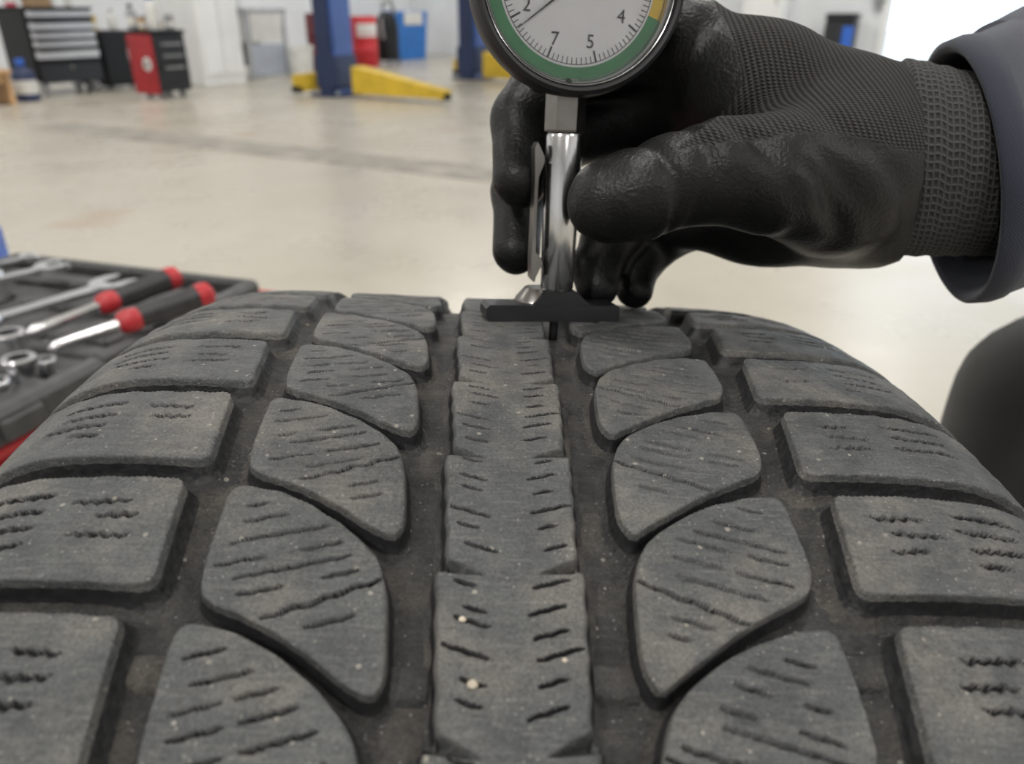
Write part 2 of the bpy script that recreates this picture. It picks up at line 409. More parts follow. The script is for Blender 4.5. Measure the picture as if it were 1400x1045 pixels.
    me = quick_mesh(name, V, F); me.materials.append(M_RUB); me.materials.append(M_WLR)
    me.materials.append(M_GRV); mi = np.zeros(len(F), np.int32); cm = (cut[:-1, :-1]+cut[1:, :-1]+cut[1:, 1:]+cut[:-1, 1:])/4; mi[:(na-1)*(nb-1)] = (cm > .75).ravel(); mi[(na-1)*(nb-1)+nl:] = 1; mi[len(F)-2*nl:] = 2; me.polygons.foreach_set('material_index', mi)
    return me
def zigzag(p, q, amp, per, R_):
    p, q = np.array(p, float), np.array(q, float); L = np.linalg.norm(q-p); n = max(2, int(L/per*2)); v = (q-p)/L; nn = np.array([-v[1], v[0]])
    return np.array([p+v*L*k/n+nn*amp*((-1)**k)*R_.uniform(.4, 1.1) for k in range(n+1)])
# ---- outlines in mm (distance from the centre line, position along the tread from the pitch line)
MID_L = chaikin([(54.5, .2), (45.5, -1.2), (37, -5.6), (29, -12), (23.9, -17.8), (21.5, -25), (20.8, -32), (20, -41), (21.8, -44.5), (26.5, -42), (34, -36.2), (43.5, -30.8), (52.4, -27.6), (53.8, -21), (54.4, -8)], 3)
MID_L_C = [(54.5, -.6), (23.9, -18.2), (21.4, -43.4), (52, -27)]
MID_R = chaikin([(55.4, -.2), (49, -.4), (38, -4.4), (29, -10.4), (24.2, -15.8), (21.9, -23), (21.2, -32), (21.0, -40), (23.2, -44.6), (26.5, -41.8), (32, -37.8), (40.5, -31.8), (46.8, -28.4), (53.2, -25), (55.3, -20), (55.6, -8)], 3)
MID_R_C = [(55.2, -.6), (24.2, -16.2), (22.8, -43.4), (53.4, -24.4)]
def shoulder_outline(sd):
    if sd < 0: return fillet([(63.6, 0), (61.0, -26.0), (90, -25.2), (119, -24.4), (119, .8), (90, .4)], 3.0), [(63.9, -.9), (61.5, -25), (118, -23.8), (118, 0)]
    return fillet([(66.6, 0), (62.8, -25.6), (94, -25.0), (126, -24.4), (126, .6), (94, .4)], 3.0), [(66.6, -.9), (63.4, -24.8), (125, -23.8), (125, 0)]
def mid_sipes(sd, seed, k):
    R_ = np.random.default_rng(seed); out = []
    for j in range(10):
        c = 2.0-4.4*j+R_.normal()*.5
        if abs(c+29) < 2.6: continue
        u0, u1 = 24.5, 52
        # a sipe runs s = c - .34*(u-37); keep to the part inside the leaf outline
        us = np.linspace(u0, u1, 60); ss = c-.30*(us-37)
        far = np.interp(us, [22, 24, 29, 37, 46, 55], [-24, -17.8, -12, -5.8, -1.3, 0])-2.2
        near = np.interp(us, [21, 26, 34, 44, 53], [-44, -42, -36, -30.8, -27.5])+2.4
        ok = (ss < far) & (ss > near)
        if ok.sum() < 14: continue
        a, b = us[ok][0], us[ok][-1]; L = b-a
        parts = [(a+L*R_.uniform(0, .12), a+L*R_.uniform(.36, .52)), (a+L*R_.uniform(.54, .66), a+L*R_.uniform(.8, 1))] if L > 15 and R_.random() < .75 else [(a+L*R_.uniform(0, .3), a+L*R_.uniform(.65, 1))]
        for p, q in parts:
            if q-p < 3: continue
            pp = zigzag((p, c-.30*(p-37)), (q, c-.30*(q-37)), .16, 3.6, R_)
            out.append((pp, .36 if k > 0 else .30, R_.uniform(1.5, 2.5)))
    # one cut runs right across the leaf near its tip
    c = -26.5+R_.normal()*.6
    pp = zigzag((22.2, c+4.2), (41.5, c-4.6), .35, 5, R_); out.append((pp, .34, 2.6))
    return out
def shoulder_sipes(sd, seed, k):
    R_ = np.random.default_rng(seed); out = []; o = 0 if sd < 0 else 3
    for j, s in enumerate((-6.5, -11, -15.5)):
        if R_.random() < .12: continue
        a = 69+o+R_.uniform(0, 3); out.append((zigzag((a, s+R_.normal()*.4), (a+R_.uniform(7, 11), s+R_.normal()*.4), .55, 2.3, R_), .38, 2.0))
    for j, s in enumerate((-5.5, -9.7, -14, -18)):
        if j == 3 and R_.random() < .4: continue
        a = 85+o+R_.uniform(0, 2.5); out.append((zigzag((a, s+R_.normal()*.3), (a+(R_.uniform(12, 16) if j < 3 else 6), s+R_.normal()*.3), .4, 2.2, R_), .50, 2.4))
    for s in (-4, -8.5, -13, -17.5): out.append((np.array([(109+o, s), (115+o, s-.5)]), .4, 1.2))
    return out
PH = {('S', -1): -13.4, ('S', 1): -11.6, ('M', -1): -14.4, ('M', 1): -12.6}
parts_n = 0
low = {}
for kind in ('S', 'M'):
    for sd in (-1, 1):
        if kind == 'S': ol, co = shoulder_outline(sd)
        else: ol, co = (MID_L, MID_L_C) if sd < 0 else (MID_R, MID_R_C)
        low[(kind, sd)] = block_mesh('tread_block', ol, co, sd, None, 4.0, 3, 1)
        for k in range(NP):
            kk = k if k <= NP//2 else k-NP
            if -4 <= kk <= 4:
                sd_seed = 100*kk+{'S': 7, 'M': 31}[kind]+(500 if sd > 0 else 0)+2000
                rs_, ru_ = (.21, .36) if -3 < kk < 0 else ((.24, .36) if -3 < kk < 2 else (.34, .6)); res = (rs_, ru_) if kind == 'S' else (ru_, rs_)
                sp_ = shoulder_sipes(sd, sd_seed, kk) if kind == 'S' else mid_sipes(sd, sd_seed, kk)
                me = block_mesh('tread_block', ol, co, sd, sp_, res, sd_seed, 0, 1.2 if kind == 'S' else 0)
            else: me = low[(kind, sd)]
            o = link('tread_block' if kind == 'M' else 'shoulder_block', me, tyre)
            o.rotation_euler = (-(PH[(kind, sd)]+PIT*kk)/RT, 0, 0)
# ---- centre rib: one ring, stepped edges, a wedge notch each side of every pitch, short slanting sipes
sv = np.concatenate([np.arange(-150, 118, .24), np.linspace(118, 2*PI*RT-150, 560)[:-1]])
uv = np.concatenate([np.linspace(-1, -.86, 6), np.linspace(-.84, .84, 48), np.linspace(.86, 1, 6)])
def frac(s, p0): return np.mod(s-p0, PIT)/PIT
wl = 11.6+1.9*frac(sv, -1.5)+.15*np.sin(sv*.8); wr = 11.9+1.2*frac(sv, -1.0)+.15*np.sin(sv*.9)
Uc = np.where(uv[None] < 0, uv[None]*wl[:, None], uv[None]*wr[:, None]); Sc = np.broadcast_to(sv[:, None], Uc.shape).copy()
ed = np.where(uv[None] < 0, wl[:, None]+Uc, wr[:, None]-Uc)
dd_ = np.clip(ed/1.0, 0, 1); H = -1.0*(1-np.sqrt(np.clip(1-(1-dd_)**2, 0, 1)))
H += .05*np.sin(Uc*.6+Sc*.11)+.05*np.sin(Sc*.37+Uc*.2)-.12*np.exp(-((Uc-1.2)/1.1)**2)*(.5+.5*np.sin(Sc*.09))
Rr = np.random.default_rng(5); ribs = []
for kk in range(-5, 4):
    for sg, p0 in ((-1, -1.5), (1, -1.0)):
        s0 = p0+PIT*kk
        for j in range(1, 7):
            s = s0+j*PIT/6.9+Rr.normal()*.6
            if j == 3: a, b = 11.6, 4.0
            else: a = Rr.uniform(8.2, 10.2); b = a-Rr.uniform(3, 6.5)
            if Rr.random() < .1: continue
            p = (sg*a, s+.12*a*.9); q = (sg*b, s-.34*(a-b)+.12*a*.9)
            ribs.append((zigzag(p, q, .14, 3, Rr), .33, Rr.uniform(1.5, 2.4)))
rcut = sipe_drop(Uc, Sc, ribs)*np.clip(ed/.7, 0, 1); H -= rcut
for sg, p0 in ((-1, -1.5), (1, -1.0)):
    f = (frac(Sc, p0)*PIT); f = np.where(f > PIT/2, f-PIT, f); a = np.clip(sg*Uc, 0, 20)
    mid = -.33*(13-a)+.6; wv = np.clip((a-4.2)/8.5, 0, 1)*1.5
    H -= np.where(sg*Uc > 4.3, 4.2*np.clip((a-4.2)/6, 0, 1)**.8*np.exp(-((f-mid)/np.maximum(wv, .05))**4), 0)
rowsV = [surf(Uc, Sc, H, 1)]
sk = []
for o_, hh in [(.2, -1.9), (.45, -3.6), (.9, -5.0), (1.6, -5.9), (2.4, -GD-.1)]:
    for sg in (-1, 1):
        uu_ = (-(wl+o_) if sg < 0 else wr+o_); sk.append((sg, surf(uu_, sv, np.full(len(sv), hh)+.1*np.sin(sv*.5), 1)))
left = [v for s_, v in sk if s_ < 0][::-1]; right = [v for s_, v in sk if s_ > 0]
GV = np.concatenate([np.stack(left, 1), rowsV[0], np.stack(right, 1)], 1)
nr, nc = GV.shape[:2]; ii = np.arange(nr*nc).reshape(nr, nc)
Fq = np.stack([ii[:, :-1], ii[:, 1:], np.roll(ii, -1, 0)[:, 1:], np.roll(ii, -1, 0)[:, :-1]], -1).reshape(-1, 4)
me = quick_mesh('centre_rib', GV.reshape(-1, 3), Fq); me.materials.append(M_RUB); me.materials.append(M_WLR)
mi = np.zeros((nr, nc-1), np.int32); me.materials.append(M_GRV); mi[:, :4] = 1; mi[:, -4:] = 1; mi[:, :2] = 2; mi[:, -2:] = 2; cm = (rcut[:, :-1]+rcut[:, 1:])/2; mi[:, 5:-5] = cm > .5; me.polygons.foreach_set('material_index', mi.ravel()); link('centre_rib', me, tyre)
# ---- carcass: groove floor, shoulders, sidewalls, beads and the hollow inside
pr = []
for sd in (-1, 1):
    us = np.concatenate([np.linspace(0, 60, 40), np.linspace(61, 132, 44), np.linspace(135, 222, 28)])
    e = 121 if sd < 0 else 128
    hh = np.where(us < e-9, -GD, np.where(us < e+3, -GD+(us-(e-9))/12*(GD-.6), -.6))
    hh = hh+np.where((us > 13) & (us < 20), 0, 0)
    uu, xx, rr, pp = PF[sd]
    x = np.interp(us, uu, xx); r = np.interp(us, uu, rr); p = np.interp(us, uu, pp)
    pts = np.stack([sd*(x+hh*np.sin(p)), r+hh*np.cos(p)], 1)
    inner = [(pts[-1, 0]-sd*3, 203), (pts[-1, 0]-sd*9, 206), (pts[-1, 0]-sd*9, 218), (pts[-1, 0]+sd*4, 245), (pts[-1, 0]+sd*12, 272), (pts[-1, 0]-sd*2, 297), (sd*70, 311), (sd*30, 315)]
    pr.append(np.vstack([pts, inner]))
prof = np.vstack([pr[0][::-1], pr[1][1:]])
if True:
    th = np.concatenate([np.arange(-150, 118, 1.2), np.linspace(118, 2*PI*RT-150, 420)[:-1]])/RT
    V = np.stack([np.broadcast_to(prof[None, :, 0], (len(th), len(prof))), prof[None, :, 1]*np.sin(th)[:, None], prof[None, :, 1]*np.cos(th)[:, None]], -1)/1000
    nr, nc = V.shape[:2]; ii = np.arange(nr*nc).reshape(nr, nc)
    jj = np.roll(ii, -1, 0)
    F = np.stack([ii, np.roll(ii, -1, 1), np.roll(jj, -1, 1), jj], -1).reshape(-1, 4)
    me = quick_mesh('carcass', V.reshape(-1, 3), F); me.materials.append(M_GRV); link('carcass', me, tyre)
# ---- tread wear bars across the grooves
for u0, u1, s, sd in ((13.6, 20.6, -85.5, -1), (13.6, 20.8, -84.5, 1), (55.5, 62.0, -84.5, -1), (56, 63.5, -81.5, 1)):
    a, b = np.meshgrid(np.linspace(u0, u1, 12), np.linspace(-3.6, 3.6, 14), indexing='ij')
    h = -GD+1.7*np.clip((3.6-abs(b))/1.0, 0, 1)**.6+.15*np.sin(a*2+b)-.05
    vv = surf(a, b, h, sd).reshape(-1, 3); i0 = np.arange(12*14).reshape(12, 14)
    q = np.stack([i0[:-1, :-1], i0[1:, :-1], i0[1:, 1:], i0[:-1, 1:]], -1).reshape(-1, 4)
    if sd > 0: q = q[:, ::-1]
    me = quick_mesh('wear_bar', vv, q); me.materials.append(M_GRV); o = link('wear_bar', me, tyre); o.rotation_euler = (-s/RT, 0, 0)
def tread_world(u, s, h=0.0):
    p = surf(np.array(abs(u)), np.array(s), np.array(h), 1 if u >= 0 else -1); return T0+TROT @ p
# ---- bits of grit caught in the tread
M_PEB = mat('pale_grit', (.40, .35, .28), .8, var=.2, vs=400)
for px, py, r, lb in ((645, 937, .85, 'largest pale pebble stuck in a cut of the centre rib'), (632, 846, .6, 'small pale pebble on the left edge of the centre rib'),
                      (770, 906, .45, 'tiny tan stone in a cut on the right half of the rib')):
    u, s = {645: (-6.4, -88.0), 632: (-8.4, -76.6), 770: (8.3, -83.6)}[px]
    c = tread_world(u, s, .15*r)
    vs_ = []
    mb = MB(); mb.lathe([(r*math.sin(a)*.001*(1+.12*math.sin(3*a+px)), -r*math.cos(a)*.0008) for a in np.linspace(.05, PI-.05, 9)], 12, c, axis=T0*0+np.array([.1, .2, 1]))
    tag(mb.build('pebble', M_PEB), lb, 'pebble', 'grit in the tread')

# ================================================================== the tread depth gauge
M_BLK = mat('black_plastic', (.012, .012, .014), .32, var=.2, bump=.05, bs=600)
M_BEZ = mat('black_bezel', (.008, .008, .010), .5, var=.2)
M_CHR = mat('polished_chrome', (.62, .62, .63), .18, 1.0, var=.05, vs=60, rvar=.08)
M_STL = mat('brushed_steel', (.21, .20, .19), .32, 1.0, var=.12, vs=90, rvar=.1)
M_FACE = mat('dial_white', (.88, .88, .92), .45, var=.03, vs=120)
M_GREEN = mat('dial_green', (.028, .21, .075), .45, var=.08, vs=150)
M_YEL = mat('dial_yellow', (.70, .46, .03), .45, var=.06, vs=150)
M_INK = mat('dial_ink', (.02, .02, .022), .5, var=.05)
def glass_material():
    m, nt, b = nodes_of('dial_glass'); nt.nodes.remove(b)
    out = nt.nodes['Material Output']; tr = N(nt, 'ShaderNodeBsdfTransparent'); gl = N(nt, 'ShaderNodeBsdfGlossy'); gl.inputs['Roughness'].default_value = .03
    fr = N(nt, 'ShaderNodeFresnel'); fr.inputs['IOR'].default_value = 1.4; mx = N(nt, 'ShaderNodeMixShader')
    nt.links.new(fr.outputs[0], mx.inputs[0]); nt.links.new(tr.outputs[0], mx.inputs[1]); nt.links.new(gl.outputs[0], mx.inputs[2]); nt.links.new(mx.outputs[0], out.inputs[0])
    return m
M_GLASS = glass_material()
gL, gR = tread_world(-5.1, 46.0), tread_world(38.3, 54.0)
GX = (gR-gL)/np.linalg.norm(gR-gL)
gM = (gL+gR)/2
nrm_ = TROT @ np.array([0, math.sin(50/RT), math.cos(50/RT)])
gy = np.cross(nrm_, GX); gy /= np.linalg.norm(gy)
GO = gM + gy*.005                                            # centre of the foot, on the tread
lo_, hi_ = .05, .2
for _ in range(40):
    md = (lo_+hi_)/2
    if PJ(GO+nrm_*md)[1] > -24: lo_ = md
    else: hi_ = md
DZ = PJ(GO+nrm_*lo_)[2]
DC = U(785, -24, DZ)                                         # dial centre
GZ = DC-GO; GLEN = np.linalg.norm(GZ); GZ /= GLEN
GX = GX-GZ*(GX @ GZ); GX /= np.linalg.norm(GX); GY = np.cross(GZ, GX)
GROT = np.stack([GX, GY, GZ], 1)
gauge = empty('tread_depth_gauge', mtx=Matrix.Translation(GO) @ Matrix(GROT.tolist()).to_4x4())
tag(gauge, 'dial tread depth gauge with chrome stem held upright on the tyre tread', 'gauge')
def gloc(px, py, y=0.0):                                     # local (x, z) where the view ray meets the gauge plane at depth y
    d = U(px, py, 1.0)-CAM; o = GROT.T @ (CAM-GO); v = GROT.T @ d
    t = (y-o[1])/v[1]; q = o+v*t; return q[0], q[2]
def rbar(py, y=-.005): return gloc(757, py, y)[1]
KS = DZ/FPX                                                  # metres per pixel at the dial
z_stem0, z_stem1, z_hex1 = rbar(399), rbar(182), rbar(124)
Y0, Y1 = -.005, .005
xz = lambda poly, mb, y0, y1: mb.add([(x, y0, z) for x, z in poly]+[(x, y1, z) for x, z in poly],
    [tuple(range(len(poly))), tuple(range(len(poly), 2*len(poly)))[::-1]]+[(i, (i+1) % len(poly), len(poly)+(i+1) % len(poly), len(poly)+i) for i in range(len(poly))])
xl, xr = gloc(664, 440, Y0)[0], gloc(846, 440, Y0)[0]
xc = (gloc(739, 398)[0]+gloc(782, 398)[0])/2                 # stem axis at the foot
foot = MB()
zt = .0052
xz([(xl+.0012, 0), (xr-.0008, 0), (xr, .0008), (xr, zt-.0008), (xr-.0008, zt), (xl+.0012, zt), (xl, zt-.0012), (xl, .0012)], foot, Y0, Y1)
xz([(xc-.0085, zt-.0003), (xc+.0105, zt-.0003), (xc+.0052, z_stem0), (xc-.0036, z_stem0)], foot, Y0+.0008, Y1)
fo = foot.build('foot', M_BLK, gauge)
MB().lathe([(.0078, 0), (.0074, .001), (.0046, z_stem0-zt)], 32, (xc-.0046, .0042, zt-.0003)).build('ferrule', M_STL, gauge)
MB().lathe([(.0011, -.0066), (.0014, -.006), (.0014, .001)], 16, (xc-.0008, -.0025, 0)).build('probe_pin', M_BLK, gauge)
xt = (gloc(747, 182)[0]+gloc(796, 182)[0])/2                 # the stem leans a little to the dial
ax_ = np.array([xt-xc, 0, z_stem1-z_stem0]); Ls = np.linalg.norm(ax_); ax_ /= Ls
rs = (gloc(782, 390)[0]-gloc(739, 390)[0])/2; rs2 = (gloc(795, 190)[0]-gloc(745, 190)[0])/2
MB().lathe([(rs*.93, 0), (rs, .0006), (rs2, Ls-.0008), (rs2*.94, Ls)], 48, (xc, 0, z_stem0), axis=ax_).build('stem', M_CHR, gauge)
MB().lathe([(rs2*.86, -.0005), (rs2*.86, .0005)], 32, (xt, 0, z_stem1), axis=ax_).build('stem_joint', M_INK, gauge)
hx = MB(); hx.lathe([(rs2*1.02, .0), (rs2*1.06, .0006), (rs2*1.06, z_hex1-z_stem1+.003)], 6, (xt, 0, z_stem1+.0005), axis=ax_, smooth=False, a0=.32)
hx.build('hex_neck', M_STL, gauge)
clip_px = [(734, 194), (743, 214), (743, 222), (735, 242), (732, 300), (731, 344), (738, 352), (740, 360), (731, 378), (729, 385), (725, 380), (725, 352), (728, 300), (730, 240), (730, 202)]
cl = MB(); xz([gloc(a, b, -.002) for a, b in clip_px], cl, -.0035, .0015); cl.build('pocket_clip', M_STL, gauge)
# ---- dial, built around the local -Y axis
DCL = (0.0, 0.0, GLEN)
fa = (0, -1, 0)
def dl(prof, name, m, n=96, cap=True, parent=gauge, y=0): return MB().lathe([(r*KS, h) for r, h in prof], n, (0, y, GLEN), axis=fa, cap=cap).build(name, m, parent)
case = dl([(60, -.012), (128, -.011), (141, -.008), (147, -.002), (149, .003), (149, .0065), (146, .0085), (141, .0092), (137, .0088), (134, .0072), (133.5, .004), (60, .004)], 'case', M_BEZ)
dl([(133.6, .0035), (133.6, .0078), (131, .0074), (127, .0062), (125.5, .0044), (125.5, .0035)], 'inner_rim', mat('silver_rim', (.55, .55, .56), .25, .9, var=.05), cap=False)
dl([(128, .0038), (128, .0043), (1, .0043)], 'dial_face', M_FACE)
def arc(name, m, r0, r1, a0, a1, y, n=120):                  # a measured from straight down, positive to the right
    mb = MB(); V = []; F = []
    for i in range(n+1):
        a = math.radians(a0+(a1-a0)*i/n)
        for r in (r0, r1): V.append((math.sin(a)*r*KS, -y, GLEN-math.cos(a)*r*KS))
    for i in range(n): F.append((2*i, 2*i+1, 2*i+3, 2*i+2))
    return mb.add(V, F).build(name, m, gauge)
arc('green_ring', M_GREEN, 109.5, 125, 100, 431, .0045, 240)
arc('yellow_segment', M_YEL, 109.5, 125, 71, 100, .0045, 30)
arc('scale_line', M_INK, 105.5, 106.5, 0, 360, .0045, 200)
tk = MB()
def tick(mb, ad, r0, r1, wpx):
    a = math.radians(ad); d = np.array([math.sin(a), 0, -math.cos(a)]); p = np.array([math.cos(a), 0, math.sin(a)])
    c = np.array([0, -.00455, GLEN])
    mb.add([c+d*r0*KS-p*wpx*KS/2, c+d*r0*KS+p*wpx*KS/2, c+d*r1*KS+p*wpx*KS/2, c+d*r1*KS-p*wpx*KS/2], [(0, 1, 2, 3)])
for i in range(-46, 47):
    if i % 10 != 5: tick(tk, -1.2+3.87*i, 97, 106, 1.1)
tk.build('minor_ticks', M_INK, gauge)
for i in range(-45, 46, 10):
    t = MB(); tick(t, -1.2+3.87*i, 91, 106, 2.6); t.build('major_tick', M_INK, gauge)
for ch, px, py in (('2', 715, 13), ('7', 756.5, 52), ('5', 807.5, 52), ('4', 849, 17)):
    cu = bpy.data.curves.new('numeral', 'FONT'); cu.body = ch; cu.size = 25*KS; cu.align_x = 'CENTER'; cu.align_y = 'CENTER'; cu.extrude = .00002
    tmp = bpy.data.objects.new('numeral_tmp', cu); COL.objects.link(tmp); bpy.context.view_layer.update()
    me = bpy.data.meshes.new_from_object(tmp.evaluated_get(bpy.context.evaluated_depsgraph_get())); bpy.data.objects.remove(tmp)
    me.materials.clear(); me.materials.append(M_INK)
    o = link('numeral', me, gauge); x, z = (px-785)*KS, GLEN-(py+24)*KS
    o.location = (x, -.00462, z); o.rotation_euler = (PI/2, 0, 0)
nd = MB(); a = math.radians(-50.8); d = np.array([math.sin(a), 0, -math.cos(a)]); p = np.array([math.cos(a), 0, math.sin(a)]); c = np.array([0, -.0058, GLEN])
nd.add([c-d*26*KS-p*2.4*KS, c-d*26*KS+p*2.4*KS, c+d*105*KS+p*.6*KS, c+d*105*KS-p*.6*KS]+[q+np.array([0, .0003, 0]) for q in (c-d*26*KS-p*2.4*KS, c-d*26*KS+p*2.4*KS, c+d*105*KS+p*.6*KS, c+d*105*KS-p*.6*KS)],
       [(0, 1, 2, 3), (7, 6, 5, 4), (0, 4, 5, 1), (1, 5, 6, 2), (2, 6, 7, 3), (3, 7, 4, 0)])
nd.build('needle', M_INK, gauge)
dl([(8, .0043), (8, .0062), (5, .0066)], 'needle_hub', M_INK, 24)
dl([(133, .0073), (133, .0077), (1, .0077)], 'dial_glass', M_GLASS)
zb0 = z_hex1; zb1 = GLEN-141*KS
lug = MB(); xz([(gloc(742, 123)[0], zb0), (gloc(806, 123)[0], zb0), (gloc(822, 96)[0], zb1+.003), (gloc(728, 96)[0], zb1+.003)], lug, -.001, .009); lug.build('lug', M_BEZ, gauge)
MB().lathe([(5*KS, 0), (4*KS, .0006), (0.5*KS, .0009)], 12, (-8*KS, -.0068, GLEN-130*KS), axis=fa).build('rim_screw', M_INK, gauge)

# ================================================================== the person: gloved hand, sleeve, wrist and knee
def smin(a, b, k):
    h = np.clip(.5+.5*(b-a)/k, 0, 1); return b*(1-h)+a*h-k*h*(1-h)
def rcone(P, a, b, ra, rb):
    """distance to a tapered capsule"""
    ba = b-a; l2 = ba @ ba; t = np.clip(((P-a) @ ba)/l2, 0, 1)
    return np.linalg.norm(P-a-t[..., None]*ba, axis=-1)-(ra+(rb-ra)*t)
def surface_nets(val, org, step):
    nx, ny, nz = val.shape; inside = val < 0
    cs = np.zeros((nx-1, ny-1, nz-1), np.uint8)
    for i in (0, 1):
        for j in (0, 1):
            for k in (0, 1): cs += inside[i:nx-1+i, j:ny-1+j, k:nz-1+k]
    act = (cs > 0) & (cs < 8); ids = np.full(act.shape, -1, np.int64); n = act.sum(); ids[act] = np.arange(n)
    I = np.argwhere(act); acc = np.zeros((n, 3)); cnt = np.zeros(n)
    corners = [(i, j, k) for i in (0, 1) for j in (0, 1) for k in (0, 1)]
    for a in corners:
        for ax in range(3):
            if a[ax]: continue
            b = list(a); b[ax] = 1
            va = val[I[:, 0]+a[0], I[:, 1]+a[1], I[:, 2]+a[2]]; vb = val[I[:, 0]+b[0], I[:, 1]+b[1], I[:, 2]+b[2]]
            m = (va < 0) != (vb < 0); t = np.zeros(n); t[m] = va[m]/(va[m]-vb[m])
            p = np.tile(np.array(a, float), (n, 1)); p[:, ax] += t; acc[m] += p[m]; cnt[m] += 1
    V = org+(I+acc/cnt[:, None])*step; Q = []
    for ax in range(3):
        o1, o2 = [(1, 2), (2, 0), (0, 1)][ax]
        sl0 = [slice(None)]*3; sl1 = [slice(None)]*3; sl0[ax] = slice(0, -1); sl1[ax] = slice(1, None)
        a = inside[tuple(sl0)]; b = inside[tuple(sl1)]; E = np.argwhere(a != b)
        E = E[(E[:, o1] > 0) & (E[:, o2] > 0) & (E[:, o1] < val.shape[o1]-1) & (E[:, o2] < val.shape[o2]-1)]
        c = []
        for d1, d2 in ((-1, -1), (0, -1), (0, 0), (-1, 0)):
            e = E.copy(); e[:, o1] += d1; e[:, o2] += d2; c.append(ids[e[:, 0], e[:, 1], e[:, 2]])
        q = np.stack(c, 1); fl = b[E[:, 0], E[:, 1], E[:, 2]]; q[fl] = q[fl][:, ::-1]
        Q.append(q[(q >= 0).all(1)])
    return V, np.concatenate(Q)
def sdf_mesh(name, fn, lo, hi, step):
    lo, hi = np.array(lo), np.array(hi); n = np.ceil((hi-lo)/step).astype(int)+1
    g = [lo[i]+step*np.arange(n[i]) for i in range(3)]; P = np.stack(np.meshgrid(*g, indexing='ij'), -1)
    # coarse pass first, then the fine grid only near the surface
    cg = [lo[i]+step*4*np.arange(n[i]//4+2) for i in range(3)]; co = fn(np.stack(np.meshgrid(*cg, indexing='ij'), -1))
    up = co.repeat(4, 0).repeat(4, 1).repeat(4, 2)
    up = np.roll(np.roll(np.roll(up, -0, 0), -0, 1), -0, 2)[:n[0], :n[1], :n[2]].copy()
    m = np.abs(up) < step*9; up[m] = fn(P[m])
    V, Q = surface_nets(up, lo, step)
    return V, Q
def glove_material():
    """knitted back, dipped shiny palm and fingers; the 'coat' attribute is where the dip reaches, 'knit' the yarn coordinates"""
    m, nt, b = nodes_of('black_work_glove')
    ac = N(nt, 'ShaderNodeAttribute'); ac.attribute_name = 'coat'; ak = N(nt, 'ShaderNodeAttribute'); ak.attribute_name = 'knit'
    tc = N(nt, 'ShaderNodeTexCoord')
    sx = N(nt, 'ShaderNodeSeparateXYZ'); nt.links.new(ak.outputs['Vector'], sx.inputs[0])
    # yarn: rows of small slanted stitches
    fx = math_(nt, 'MULTIPLY', sx.outputs[0], 2*PI/.0015); fy = math_(nt, 'MULTIPLY', sx.outputs[1], 2*PI/.0017)
    s1 = math_(nt, 'SINE', fy); s2 = math_(nt, 'SINE', math_(nt, 'ADD', fx, math_(nt, 'MULTIPLY', math_(nt, 'ABSOLUTE', s1), 1.6)))
    yarn = math_(nt, 'ADD', math_(nt, 'MULTIPLY', math_(nt, 'ABSOLUTE', s1), .7), math_(nt, 'MULTIPLY', s2, .5))
    nz = N(nt, 'ShaderNodeTexNoise'); nz.inputs['Scale'].default_value = 950; nz.inputs['Detail'].default_value = 3; nt.links.new(tc.outputs['Object'], nz.inputs['Vector'])
    n2 = N(nt, 'ShaderNodeTexNoise'); n2.inputs['Scale'].default_value = 60; n2.inputs['Detail'].default_value = 6; nt.links.new(tc.outputs['Object'], n2.inputs['Vector'])
    coat = ac.outputs['Fac']
    kc = ramp(nt, yarn, .1, 1.1, (.010, .010, .010, 1), (.052, .050, .046, 1))
    cc = ramp(nt, n2.outputs['Fac'], .35, .7, (.004, .0042, .0045, 1), (.011, .011, .011, 1))
    nt.links.new(mixc(nt, coat, kc, cc), b.inputs['Base Color'])
    rr = math_(nt, 'ADD', math_(nt, 'MULTIPLY', coat, -.49), .88); nt.links.new(rr, b.inputs['Roughness'])
    b.inputs['Specular IOR Level'].default_value = .30
    hk = math_(nt, 'MULTIPLY', yarn, math_(nt, 'SUBTRACT', 1.0, coat)); hc = math_(nt, 'MULTIPLY', nz.outputs['Fac'], math_(nt, 'MULTIPLY', coat, .55))
    bp = N(nt, 'ShaderNodeBump'); bp.inputs['Strength'].default_value = .9; bp.inputs['Distance'].default_value = .0006
    nt.links.new(math_(nt, 'ADD', hk, hc), bp.inputs['Height']); nt.links.new(bp.outputs[0], b.inputs['Normal'])
    return m
def cuff_material():
    m, nt, b = nodes_of('ribbed_knit_cuff')
    uvn = N(nt, 'ShaderNodeUVMap'); sx = N(nt, 'ShaderNodeSeparateXYZ'); nt.links.new(uvn.outputs[0], sx.inputs[0])
    a = math_(nt, 'ABSOLUTE', math_(nt, 'SINE', math_(nt, 'MULTIPLY', sx.outputs[0], PI/.0021)))
    c = math_(nt, 'ABSOLUTE', math_(nt, 'SINE', math_(nt, 'MULTIPLY', sx.outputs[1], PI/.0023)))
    y = math_(nt, 'MAXIMUM', math_(nt, 'POWER', a, 4.0), math_(nt, 'POWER', c, 4.0))
    nt.links.new(ramp(nt, y, .1, 1.0, (.011, .011, .012, 1), (.050, .049, .047, 1)), b.inputs['Base Color']); b.inputs['Roughness'].default_value = .9
    bp = N(nt, 'ShaderNodeBump'); bp.inputs['Strength'].default_value = .9; bp.inputs['Distance'].default_value = .0008
    nt.links.new(y, bp.inputs['Height']); nt.links.new(bp.outputs[0], b.inputs['Normal'])
    return m
